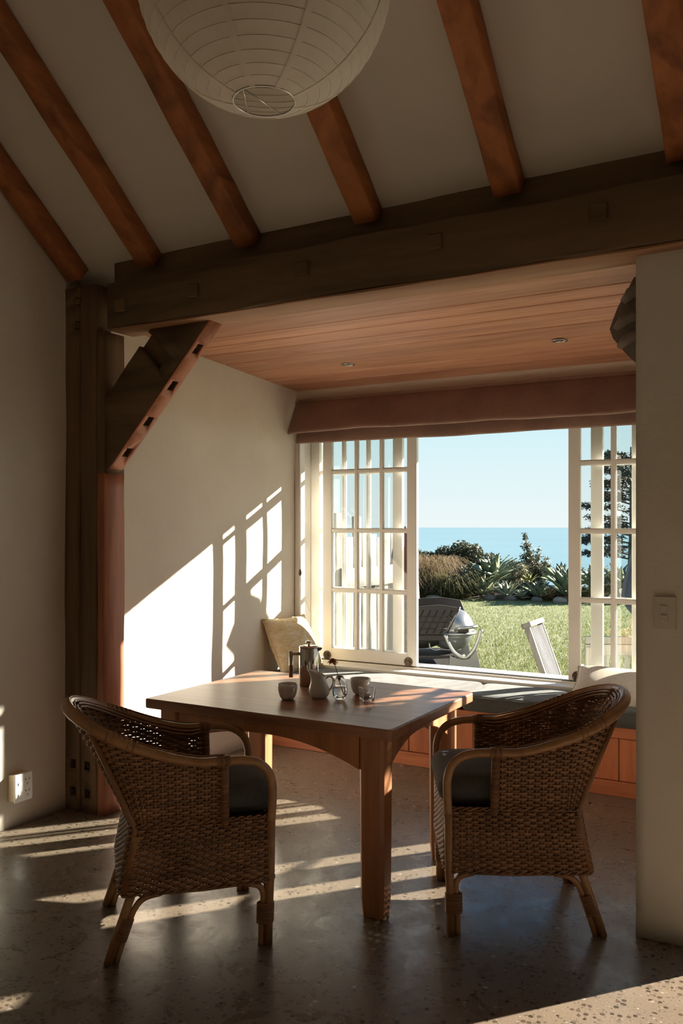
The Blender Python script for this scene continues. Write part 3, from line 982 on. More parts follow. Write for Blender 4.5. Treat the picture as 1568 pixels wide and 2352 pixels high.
blind2 = empty('roman_blind', (-0.64, 4.6, 2.2))
tag(blind2, 'bunched taupe blind hanging at the side wall next to the pier', 'blind')
def bulge(m, y0, y1, ny, prof_fn):
    K = None
    for i in range(ny + 1):
        y = y0 + (y1 - y0) * i / ny
        pr = prof_fn(i / ny)
        K = len(pr)
        for (x, z) in pr: m.v.append((x, y, z))
    for i in range(ny):
        for k in range(K):
            a, b = i * K + k, i * K + (k + 1) % K
            m.f.append((a, b, b + K, a + K))
    m.f.append(tuple(range(K))); m.f.append(tuple(ny * K + k for k in range(K))[::-1])
    return m
def bprof(s_):
    base = [(-0.005, 0.40), (-0.055, 0.405), (-0.095, 0.385), (-0.125, 0.345), (-0.155, 0.30), (-0.172, 0.25), (-0.180, 0.20), (-0.168, 0.165), (-0.150, 0.135), (-0.125, 0.09), (-0.095, 0.045), (-0.06, 0.02), (-0.045, -0.02), (-0.02, -0.005), (-0.005, 0.05)]
    return [(x * (1 + 0.10 * nz(s_ * 9 + z * 6, 1.0)), z + 0.02 * nz(s_ * 7 + x * 14, 3.0)) for x, z in base]
bulge(MB(), -0.85, 0.85, 40, bprof).build('gathered_cloth', M['blind_dark'], blind2, True)
def bprof_b(s_):
    return [(-0.03 + 0.0, 0.30), (-0.065, 0.28), (-0.07 + 0.008 * nz(s_ * 20, 2), 0.15), (-0.062, 0.075), (-0.04, 0.07), (-0.03, 0.15)]
bulge(MB(), -0.885, -0.84, 4, bprof_b).build('side_return', M['blind_dark'], blind2, True)
for zz, yy, xo in ((0.33, -0.855, -0.085), (0.22, -0.853, -0.115), (0.14, -0.853, -0.10)):
    m = MB(); m.tube([(xo - 0.045, yy, zz - 0.03), (xo - 0.01, yy - 0.012, zz), (xo + 0.03, yy - 0.012, zz + 0.015), (xo + 0.06, yy, zz + 0.0)], [0.012, 0.022, 0.022, 0.012], 8, sx=1.6)
    m.build('cloth_fold', M['blind_dark'], blind2, True)
MB().tube([(-0.045, -0.86, 0.06), (-0.035, -0.85, -0.2), (-0.02, -0.84, -0.75)], 0.0022, 6).build('pull_cord', M['cord'], blind2, True)

# ------------------------------------------------------------------ downlights, outlet, switch
for k, (x, y, lab) in enumerate(((-2.81, 5.017, 'small round recessed downlight in board ceiling nearer the left wall'), (-1.384, 4.99, 'small round recessed downlight in board ceiling nearer the hanging side blind'))):
    d = empty('downlight', (x, y, nook_z(y)))
    tag(d, lab, 'downlight', 'downlights in the board ceiling')
    MB().lathe([(0.045, 0.002), (0.045, -0.004), (0.036, -0.006), (0.030, -0.002), (0.030, 0.002)], 28, close=True).build('trim_ring', M['steel'], d, True)
    MB().lathe([(0, 0.0015), (0.030, 0.0015), (0.029, -0.0005), (0.012, -0.003), (0, -0.003)], 24).build('lamp_face', M['iron'], d, True)
    MB().sphere((0, 0, -0.004), 0.009, 12, 8).build('lamp_bulb', M['polished'], d, True)

ol = empty('power_outlet', (-3.685, 3.05, 0.21))
tag(ol, 'white double power outlet mounted low on the left wall', 'outlet')
MB().box(0.0, 0.05, -0.052, 0.052, -0.068, 0.068).build('back_box', M['plastic_tan'], ol, bevel=0.004)
pl = MB().box(0.05, 0.062, -0.055, 0.055, -0.072, 0.072).build('cover_plate', M['plastic_white'], ol, bevel=0.004)
for zc in (0.028, -0.030):
    MB().box(0.060, 0.066, -0.036, -0.016, zc - 0.012, zc + 0.002).build('rocker_switch', M['plastic_white'], ol, bevel=0.001)
    for (dy, dz, rr_) in ((0.012, 0.010, 25), (0.032, 0.010, -25), (0.022, -0.012, 0)):
        Mr = Matrix.Translation((0.0605, dy, zc + dz)) @ Matrix.Rotation(R(rr_), 4, 'X')
        MB().box(-0.002, 0.0018, -0.0018, 0.0018, -0.006, 0.006, Mr).build('pin_slot', M['dark_slot'], ol)
sw = empty('light_switch', (-0.545, 3.39, 1.23))
tag(sw, 'white double light switch plate on the pier at right', 'light switch')
MB().box(-0.038, 0.038, -0.012, 0.004, -0.062, 0.062).build('switch_plate', M['switch_plastic'], sw, bevel=0.003)
for zc in (0.017, -0.018):
    MB().box(-0.013, 0.011, -0.0165, -0.010, zc - 0.012, zc + 0.012).build('rocker', M['switch_plastic'], sw, bevel=0.0015)

# ------------------------------------------------------------------ paper lantern
LC = Vector((-1.165, 1.675, 2.845))
lan = empty('paper_lantern', LC)
tag(lan, 'large round white paper lantern hanging from the ceiling', 'lantern')
RL = 0.30; nr = 26
t0 = math.asin(0.073 / RL)
ths = [t0 + (math.pi - 2 * t0) * k / nr for k in range(nr + 1)]
prof = []
for k in range(nr):
    a, b = ths[k], ths[k + 1]
    pa, pb = (RL * math.sin(a), -RL * math.cos(a)), (RL * math.sin(b), -RL * math.cos(b))
    for q in range(3):
        s_ = q / 3
        bul = 0.0012 * math.sin(math.pi * s_)
        prof.append((pa[0] + (pb[0] - pa[0]) * s_ - bul, pa[1] + (pb[1] - pa[1]) * s_))
prof.append((RL * math.sin(ths[-1]), -RL * math.cos(ths[-1])))
mp = MB().lathe(prof, 96)
rn = random.Random(3)
mp.v = [(x * (1 + 0.0035 * nz(math.atan2(y, x) * 5 + z * 30, 1) + 0.002 * nz(math.atan2(y, x) * 23 + z * 70, 2)), y * (1 + 0.0035 * nz(math.atan2(y, x) * 5 + z * 30, 1) + 0.002 * nz(math.atan2(y, x) * 23 + z * 70, 2)), z) for x, y, z in mp.v]
sh = mp.build('paper_shade', M['paper'], lan, True)
for k in range(nr + 1):
    a = ths[k]; rr_, zz = RL * math.sin(a), -RL * math.cos(a)
    ring = [(rr_ * math.cos(2 * math.pi * q / 72), rr_ * math.sin(2 * math.pi * q / 72), zz) for q in range(72)]
    MB().tube(ring, 0.0012 if 0 < k < nr else 0.0022, 5, closed=True).build('rib', M['paper'] if 0 < k < nr else M['steel'], sh, True)
# overlapping paper seams run down the sphere
for az in range(0, 360, 45):
    m = MB(); pts = []
    for k in range(0, 41):
        a = t0 + (math.pi - 2 * t0) * k / 40
        for sgn in (-1, 1):
            aa = R(az + 14) + sgn * 0.014 / max(0.08, RL * math.sin(a)) * 0.5
            rr_ = RL * math.sin(a) + 0.0011
            m.v.append((rr_ * math.cos(aa), rr_ * math.sin(aa), -(RL + 0.001) * math.cos(a)))
    for k in range(40): m.f.append((2 * k, 2 * k + 1, 2 * k + 3, 2 * k + 2))
    m.build('paper_seam', M['paper'], sh, True)
w = MB()
zb = -RL * math.cos(t0)
fwd = Vector((-math.sin(ANG), math.cos(ANG), 0)); rgt = Vector((math.cos(ANG), math.sin(ANG), 0))
pA = rgt * -0.044 - fwd * 0.056 + Vector((0, 0, zb)); pB = rgt * -0.044 + fwd * 0.055 + Vector((0, 0, zb)); pC = rgt * 0.034 + fwd * 0.062 + Vector((0, 0, zb))
w.tube([pA, pB], 0.0016, 6).tube([pA + rgt * 0.003, pC], 0.0016, 6)
w.tube([pA, rgt * -0.02 + Vector((0, 0, 0.30))], 0.0016, 6)
w.build('wire_stretcher', M['steel'], lan, True)
MB().tube([(0, 0, 0.29), (0, 0, ceil_z(LC.y) - LC.z - 0.002)], 0.003, 6).build('hanging_cord', M['cord'], lan, True)
MB().lathe([(0, -0.03), (0.045, -0.03), (0.045, 0.05), (0, 0.05)], 24, (0, 0, ceil_z(LC.y) - LC.z - 0.02)).build('ceiling_rose', M['plastic_white'], lan, True)

# ------------------------------------------------------------------ dining table
TZ = 0.76
tab = empty('dining_table', (-2.13, 3.47, 0))
tag(tab, 'solid wooden dining table with arched aprons in front of the window seat', 'table')
tx0, tx1, ty0, ty1 = -0.635, 0.635, -0.465, 0.45
m = MB().prism([(tx0 + .012, ty0), (tx1 - .012, ty0), (tx1, ty0 + .012), (tx1, ty1 - .03), (tx1 - .03, ty1), (tx0 + .03, ty1), (tx0, ty1 - .03), (tx0, ty0 + .012)], 'z', TZ - 0.045, TZ)
m.build('table_top', M['table_top'], tab, bevel=0.008, seg=3)
legs = ((-0.50, -0.405), (0.54, -0.405), (-0.50, 0.275), (0.54, 0.275))
for (lx, ly) in legs:
    m = MB(); n = 10
    sec = [(1.0, 0.0), (1.0, 0.03)]
    for i in range(11):
        z = TZ - 0.045 - (TZ - 0.045) * i / 10
        tp = 1.0 - 0.07 * (i / 10) ** 1.5
        hx, hy = 0.056 * tp, 0.047 * tp
        if i == 10: hx *= 0.9; hy *= 0.9
        c = 0.014
        for (sx, sy) in ((-1, -1), (1, -1), (1, 1), (-1, 1)):
            a, b = (lx + sx * hx, ly + sy * (hy - c)), (lx + sx * (hx - c), ly + sy * hy)
            for p in ([a, b] if sx * sy > 0 else [b, a]): m.v.append((*p, z))
    for i in range(10):
        for k in range(8): m.f.append((i * 8 + k, i * 8 + (k + 1) % 8, (i + 1) * 8 + (k + 1) % 8, (i + 1) * 8 + k))
    m.f.append(tuple(range(8))); m.f.append(tuple(80 + k for k in range(8)))
    m.build('leg', M['table_leg'], tab, bevel=0.003)
def arch(u0, u1, zt, ends, mid, n=24):
    pts = [(u0, zt), (u1, zt)]
    for i in range(n + 1):
        s_ = i / n
        u = u1 + (u0 - u1) * s_
        q = abs(2 * s_ - 1)
        pts.append((u, zt - (mid + (ends - mid) * q ** 2.2)))
    return pts
zt = TZ - 0.045
MB().prism(arch(-0.444, 0.484, zt, 0.135, 0.045), 'y', -0.445, -0.415).build('apron', M['table_leg'], tab, bevel=0.003)
MB().prism(arch(-0.444, 0.484, zt, 0.125, 0.045), 'y', 0.27, 0.30).build('apron', M['table_leg'], tab, bevel=0.003)
MB().prism(arch(-0.358, 0.228, zt, 0.125, 0.035), 'x', 0.555, 0.585).build('apron', M['table_leg'], tab, bevel=0.003)
MB().prism(arch(-0.358, 0.228, zt, 0.125, 0.035), 'x', -0.55, -0.52).build('apron', M['table_leg'], tab, bevel=0.003)

# ------------------------------------------------------------------ things on the table
def vessel(prof_out, wall, zb):
    # outer profile (r,z) bottom->top, returns closed double-walled lathe profile
    inner = [(max(0.0, r - wall), max(z, zb)) for r, z in prof_out]
    inner = [p for p in inner if p[1] >= zb]
    pr = [(0, prof_out[0][1])] + prof_out + [(prof_out[-1][0] - wall * 0.5, prof_out[-1][1] + wall * 0.4)] + inner[::-1] + [(0, zb)]
    return pr
def place(name, x, y, label, cat, rz=0.0, z=TZ + 0.0005, group=None):
    e = empty(name, (x, y, z), rz); tag(e, label, cat, group); return e

mug = place('coffee_mug', -2.177, 3.317, 'grey white mug with handle facing the camera, leftmost vessel on the table', 'mug', ANG)
MB().lathe(vessel([(0.024, 0.0), (0.028, 0.002), (0.036, 0.014), (0.042, 0.032), (0.0455, 0.052), (0.0465, 0.070)], 0.0035, 0.006), 40).build('mug_body', M['ceramic'], mug, True)
hp = [(0.026, -0.036, 0.052), (0.030, -0.050, 0.056), (0.030, -0.060, 0.046), (0.027, -0.060, 0.030), (0.022, -0.050, 0.017), (0.017, -0.034, 0.013)]
MB().tube(hp, 0.0045, 8, sx=1.3).build('handle', M['ceramic'], mug, True)

cup = place('white_cup', -1.941, 3.582, 'white round cup standing behind the square glass candle holder', 'cup', ANG)
MB().lathe(vessel([(0.022, 0.0), (0.026, 0.002), (0.036, 0.014), (0.043, 0.034), (0.047, 0.056), (0.049, 0.075)], 0.0035, 0.006), 40).build('cup_body', M['ceramic'], cup, True)

fp = place('french_press', -2.277, 3.662, 'polished steel french press coffee maker beside the mugs', 'french press', ANG)
MB().lathe([(0, 0), (0.047, 0), (0.049, 0.003), (0.0485, 0.185), (0.047, 0.188), (0, 0.188)], 48).build('pot_body', M['polished'], fp, True, 0.0)
MB().lathe([(0, 0.188), (0.0495, 0.188), (0.050, 0.192), (0.046, 0.197), (0.020, 0.199), (0, 0.199)], 40).build('lid', M['polished'], fp, True)
kn = MB().tube([(0, 0, 0.199), (0, 0, 0.216)], 0.0045, 12).build('plunger_rod', M['steel'], fp, True)
MB().lathe([(0, 0.212), (0.015, 0.212), (0.0165, 0.215), (0.0165, 0.219), (0.015, 0.221), (0, 0.221)], 24).build('plunger_knob', M['polished'], kn, True)
MB().tube([(-0.047, 0, 0.158), (-0.088, 0, 0.158)], 0.0085, 14).tube([(-0.089, 0, 0.172), (-0.089, 0, 0.040)], 0.0105, 16).build('handle', M['polished'], fp, True, 0.0)
MB().prism([(0.040, 0.192), (0.062, 0.190), (0.070, 0.186), (0.060, 0.176), (0.044, 0.168)], 'y', -0.011, 0.011).build('spout', M['polished'], fp, bevel=0.004)

jug = place('milk_jug', -2.072, 3.424, 'white ceramic milk jug with pointed spout and loop handle', 'jug', ANG)
pj = [(0.030, 0.0), (0.036, 0.002), (0.046, 0.016), (0.049, 0.032), (0.046, 0.050), (0.039, 0.068), (0.033, 0.086), (0.032, 0.100), (0.034, 0.112)]
mj = MB().lathe(vessel(pj, 0.003, 0.006), 40)
nv = []
for (x, y, z) in mj.v:
    if z > 0.062:
        s_ = ((z - 0.062) / 0.05) ** 1.4
        a = math.atan2(y, x)
        sp = max(0.0, math.cos(a - math.pi)) ** 5
        z2 = z + 0.016 * s_ * math.cos(a - math.pi)
        x2 = x - 0.020 * sp * s_
        nv.append((x2, y, z2))
    else: nv.append((x, y, z))
mj.v = nv
mj.build('jug_body', M['ceramic'], jug, True)
MB().tube([(0.031, 0, 0.088), (0.044, 0, 0.098), (0.058, 0, 0.096), (0.066, 0, 0.082), (0.064, 0, 0.064), (0.056, 0, 0.046), (0.046, 0, 0.030)], [0.0045, 0.0048, 0.0048, 0.0048, 0.0048, 0.0045, 0.004], 10, sx=1.3).build('handle', M['ceramic'], jug, True)

vase = place('bud_vase', -1.959, 3.419, 'clear oval glass bud vase half full of water', 'vase', ANG)
vo_ = [(0.017, 0.0), (0.020, 0.001), (0.028, 0.014), (0.0335, 0.032), (0.035, 0.052), (0.033, 0.072), (0.028, 0.090), (0.020, 0.104), (0.015, 0.109)]
vi_ = [(0.013, 0.108), (0.018, 0.103), (0.0255, 0.090), (0.0305, 0.072), (0.0325, 0.052), (0.031, 0.034), (0.025, 0.020), (0.015, 0.013), (0, 0.0125)]
MB().lathe([(0, 0)] + vo_ + vi_, 40).build('vase_glass', M['glass'], vase, True)
MB().lathe([(0, 0.0127), (0.0148, 0.0132), (0.0247, 0.0202), (0.0307, 0.0342), (0.0322, 0.052), (0.0314, 0.062), (0, 0.062)], 40).build('water', M['water'], vase, True)

fl = place('dried_flower', -1.959, 3.419, 'orange dried daisy with a thin stem leaning out of the bud vase', 'flower', ANG, TZ + 0.0005)
st = [(0.016, 0, 0.018), (0.010, 0, 0.040), (0.000, 0, 0.075), (-0.006, 0, 0.105), (-0.018, 0, 0.145), (-0.026, 0, 0.164)]
MB().tube(st, 0.0016, 6).build('stem', mat_plain('dry_stem', (0.16, 0.13, 0.06), 0.8), fl, True)
hd = MB()
hc = Vector((-0.033, 0, 0.180))
rp = random.Random(5)
for k in range(150):
    az, el = rp.uniform(0, 2 * math.pi), rp.uniform(-0.75, 0.9)
    d = Vector((math.cos(az) * math.cos(el), math.sin(az) * math.cos(el), math.sin(el) * 0.55))
    L = 0.030 * rp.uniform(0.8, 1.08) if el < 0.4 else 0.020
    sdv = d.cross(Vector((0, 0, 1))).normalized() * 0.0022
    p0 = hc + d * 0.004
    p1 = hc + d * L * 0.6 + Vector((0, 0, -0.003))
    p2 = hc + d * L + Vector((0, 0, -0.008 if el < 0.2 else 0.0))
    hd.add([p0 - sdv * 0.5, p0 + sdv * 0.5, p1 - sdv, p1 + sdv, p2 - sdv * 0.3, p2 + sdv * 0.3], [(0, 1, 3, 2), (2, 3, 5, 4)])
M['petal'] = mat_leaf('dried_petal', (0.42, 0.13, 0.03), (0.75, 0.40, 0.18), 0.7, 0.3)
hdo = hd.build('flower_head', M['petal'], fl, False, fix=False); hdo['kind'] = 'stuff'
MB().sphere(hc + Vector((0, 0, 0.002)), 0.012, 12, 8, (1, 1, 0.7)).build('flower_centre', mat_plain('flower_centre', (0.30, 0.08, 0.03), 0.9, 0, 0.3, 200), fl, True)
MB().add([(-0.003, 0, 0.085), (0.005, -0.008, 0.097), (-0.002, -0.001, 0.112), (-0.011, 0.006, 0.096)], [(0, 1, 2, 3)]).build('leaf', mat_plain('dry_leaf', (0.13, 0.10, 0.04), 0.8), fl, fix=False)

th = place('candle_holder', -1.847, 3.471, 'square clear glass tealight holder in front of the white cup', 'candle holder', ANG + 0.35)
q_ = 0.026; q1 = 0.031
ho = MB()
def sq(h_, z): return [(-h_, -h_, z), (h_, -h_, z), (h_, h_, z), (-h_, h_, z)]
ho.v = sq(q_, 0) + sq(q1, 0.062) + sq(q1 - 0.004, 0.062) + sq(q_ - 0.004, 0.012)
ho.f = [(3, 2, 1, 0), (12, 13, 14, 15)] + [(a * 4 + k, a * 4 + (k + 1) % 4, (a + 1) * 4 + (k + 1) % 4, (a + 1) * 4 + k) for a in range(3) for k in range(4)]
ho.build('holder_glass', M['glass'], th, bevel=0.0012)
tl = place('tealight', -1.847, 3.471, 'small metal cupped tealight candle inside the square glass holder', 'candle', 0, TZ + 0.0128)
MB().lathe([(0, 0), (0.0175, 0), (0.018, 0.015), (0.0172, 0.015), (0.0170, 0.012), (0, 0.012)], 28).build('tealight_cup', M['steel'], tl, True)
wx = MB().lathe([(0, 0.0122), (0.0168, 0.0122), (0.0165, 0.0138), (0, 0.0134)], 24).build('wax', M['wax'], tl, True)
MB().tube([(0, 0, 0.0134), (0.001, 0, 0.020)], 0.0009, 5).build('wick', M['dark_slot'], wx, True)

# ------------------------------------------------------------------ wicker armchairs
def u_curve(xf, hw, xb, rc, n_side=28, n_arc=12, n_back=16):
    # open U from front-right (y<0) round the back to front-left, corresponding points for every level
    p = []
    for i in range(n_side): p.append((xf + (xb + rc - xf) * i / n_side, -hw))
    for i in range(n_arc): a = R(90 * i / n_arc); p.append((xb + rc - rc * math.sin(a), -hw + rc - rc * math.cos(a)))
    for i in range(n_back + 1): p.append((xb, (-hw + rc) + (2 * hw - 2 * rc) * i / n_back))
    for i in range(1, n_arc + 1): a = R(90 * i / n_arc); p.append((xb + rc - rc * math.cos(a), hw - rc + rc * math.sin(a)))
    for i in range(1, n_side + 1): p.append((xb + rc + (xf - xb - rc) * i / n_side, hw))
    return np.array(p)
def rim_z(x):
    t = np.clip((0.05 - x) / 0.48, 0, 1)
    return 0.70 + 0.18 * t ** 1.4

BOT = u_curve(0.312, 0.275, -0.245, 0.06)
WST = u_curve(0.308, 0.266, -0.205, 0.06)
WUP = u_curve(0.125, 0.266, -0.205, 0.06)
RIM = u_curve(0.125, 0.283, -0.430, 0.275)
Z_B, Z_W = 0.250, 0.472
RIMZ = rim_z(RIM[:, 0])
NP = len(BOT)

def resample(P, step):
    seg = np.linalg.norm(np.diff(P, axis=0), axis=1)
    s = np.concatenate([[0], np.cumsum(seg)])
    n = max(2, int(round(s[-1] / step)))
    return np.interp(np.linspace(0, s[-1], n + 1), s, np.arange(len(P)))   # fractional indices
def at_idx(A, idx):
    i0 = np.clip(np.floor(idx).astype(int), 0, len(A) - 2); f = idx - i0
    if A.ndim == 1: return A[i0] * (1 - f) + A[i0 + 1] * f
    return A[i0] * (1 - f)[:, None] + A[i0 + 1] * f[:, None]
def normals2(P):
    t = np.gradient(P, axis=0)
    n = np.stack([t[:, 1], -t[:, 0]], axis=1)
    n /= np.linalg.norm(n, axis=1)[:, None] + 1e-9
    return n          # pointing outward for this U orientation (checked by sign below)

def strip_rows(rows, h, th, VV, FF, base):
    # rows: list of (xy [n,2], normals [n,2], z [n]) -> rectangular section strips
    for xy, nm, z in rows:
        n = len(xy)
        if n < 3: continue
        A = np.zeros((n, 4, 3))
        for q, (sn, sz) in enumerate(((-1, -1), (1, -1), (1, 1), (-1, 1))):
            A[:, q, :2] = xy + nm * (th / 2 * sn)
            A[:, q, 2] = z + h / 2 * sz
        VV.append(A.reshape(-1, 3))
        i = np.arange(n - 1)[:, None]; k = np.arange(4)[None, :]
        a = i * 4 + k; b = i * 4 + (k + 1) % 4
        F = np.stack([a, b, b + 4, a + 4], axis=2).reshape(-1, 4)
        FF.append(F + base[0]); base[0] += n * 4
        FF.append(np.array([[0, 1, 2, 3], [4 * n - 4, 4 * n - 3, 4 * n - 2, 4 * n - 1]]) + base[0] - n * 4)

STK = 0.026
idxU = resample((WUP + RIM) / 2, STK / 4)      # four samples per stake
idxS = resample((BOT + WST) / 2, STK / 4)
ROW = 0.0106
AMP = 0.0046
def weave_upper():
    VV, FF, base = [], [], [0]
    W_, T_, TZ_ = at_idx(WUP, idxU), at_idx(RIM, idxU), at_idx(RIMZ, idxU)
    ph = np.arange(len(idxU)) * (math.pi / 4)
    rows = []
    k = 0
    z = Z_W + 0.008
    while z < 0.875:
        ok = TZ_ > z + 0.012
        t = np.clip((z - Z_W) / (TZ_ - Z_W), 0, 1)
        te = t ** 1.12
        xy = W_ * (1 - te)[:, None] + T_ * te[:, None]
        nm = normals2(xy)
        off = AMP * np.sin(ph + math.pi * k)
        ii = np.where(ok)[0]
        if len(ii) > 6:
            a, b = ii[0], ii[-1] + 1
            rows.append(((xy + nm * off[:, None])[a:b], nm[a:b], np.full(b - a, z) + 0.0008 * np.sin(ph[a:b] * 0.37 + k)))
        z += ROW; k += 1
    strip_rows(rows, 0.0108, 0.0032, VV, FF, base)
    # stakes
    st = MB()
    for q in range(0, len(idxU), 4):
        # stakes sit where the strand offset crosses over: sample 2 mod 4 positions are the crests
        i = min(q + 2, len(idxU) - 1)
        pts = []
        for t in np.linspace(0, 1, 6):
            te = t ** 1.12
            p = W_[i] * (1 - te) + T_[i] * te
            pts.append((p[0], p[1], Z_W + (TZ_[i] - 0.004 - Z_W) * t))
        st.tube(pts, 0.0042, 5)
    return np.concatenate(VV), np.concatenate(FF), st
def closed_pos(frac_bot):
    pass
def rect_loop(x0, x1, hw, rc, n=220):
    # closed rounded rectangle, uniformly resampled (front edge included)
    p = []
    for (cx, cy, a0) in ((x1 - rc, hw - rc, 0), (x0 + rc, hw - rc, 90), (x0 + rc, -hw + rc, 180), (x1 - rc, -hw + rc, 270)):
        for q in range(9): a = R(a0 + 90 * q / 8); p.append((cx + rc * math.cos(a), cy + rc * math.sin(a)))
    p.append(p[0]); p = np.array(p)
    seg = np.linalg.norm(np.diff(p, axis=0), axis=1); s = np.concatenate([[0], np.cumsum(seg)])
    ss = np.linspace(0, s[-1], n, endpoint=False)
    return np.stack([np.interp(ss, s, p[:, 0]), np.interp(ss, s, p[:, 1])], axis=1)
NSK = 84                                             # stakes round the skirt
LB = rect_loop(-0.248, 0.314, 0.277, 0.045, NSK * 4)
LW = rect_loop(-0.207, 0.309, 0.267, 0.045, NSK * 4)
def weave_skirt():
    VV, FF, base = [], [], [0]
    rows = []
    ph = np.arange(NSK * 4 + 1) * (math.pi / 4)
    z = Z_B + 0.004; k = 0
    while z < Z_W + 0.004:
        t = (z - Z_B) / (Z_W - Z_B)
        bul = 0.010 * math.sin(math.pi * t)
        xy = LB * (1 - t) + LW * t
        xy = np.concatenate([xy, xy[:1]])
        nm = normals2(np.concatenate([xy[-2:-1], xy, xy[1:2]]))[1:-1]
        xy = xy - nm * 0.0
        off = AMP * np.sin(ph + math.pi * k)
        rows.append((xy + nm * off[:, None], nm, np.full(len(xy), z)))
        z += ROW; k += 1
    strip_rows(rows, 0.0117, 0.0032, VV, FF, base)
    st = MB()
    for q in range(NSK):
        i = q * 4 + 2
        b, w_ = LB[i], LW[i]
        st.tube([(b[0], b[1], Z_B - 0.004), ((b[0] + w_[0]) / 2, (b[1] + w_[1]) / 2, (Z_B + Z_W) / 2), (w_[0], w_[1], Z_W + 0.004)], 0.0042, 5)
    return np.concatenate(VV), np.concatenate(FF), st

def arc_pts(ctrl, n=8):
    # Catmull-Rom through control points
    c = [Vector(p) for p in ctrl]
    c = [c[0] * 2 - c[1]] + c + [c[-1] * 2 - c[-2]]
    out = []
    for i in range(1, len(c) - 2):
        for k in range(n):
            t = k / n
            out.append(0.5 * ((2 * c[i]) + (-c[i - 1] + c[i + 1]) * t + (2 * c[i - 1] - 5 * c[i] + 4 * c[i + 1] - c[i + 2]) * t * t + (-c[i - 1] + 3 * c[i] - 3 * c[i + 1] + c[i + 2]) * t ** 3))
    out.append(c[-2])
    return out

def helix_wrap(m, p0, p1, r, turns, rw, oval=1.0, n=10):
    # binding: stacked rings between p0 and p1
    p0, p1 = Vector(p0), Vector(p1)
    t = (p1 - p0).normalized()
    a = t.orthogonal().normalized() if abs(t.z) < 0.99 else Vector((1, 0, 0))
    b = t.cross(a)
    for k in range(turns):
        c = p0 + (p1 - p0) * (k + 0.5) / turns
        m.tube([c + a * (r * oval * math.cos(2 * math.pi * q / n)) + b * (r * math.sin(2 * math.pi * q / n)) for q in range(n)], rw, 5, closed=True)
    return m

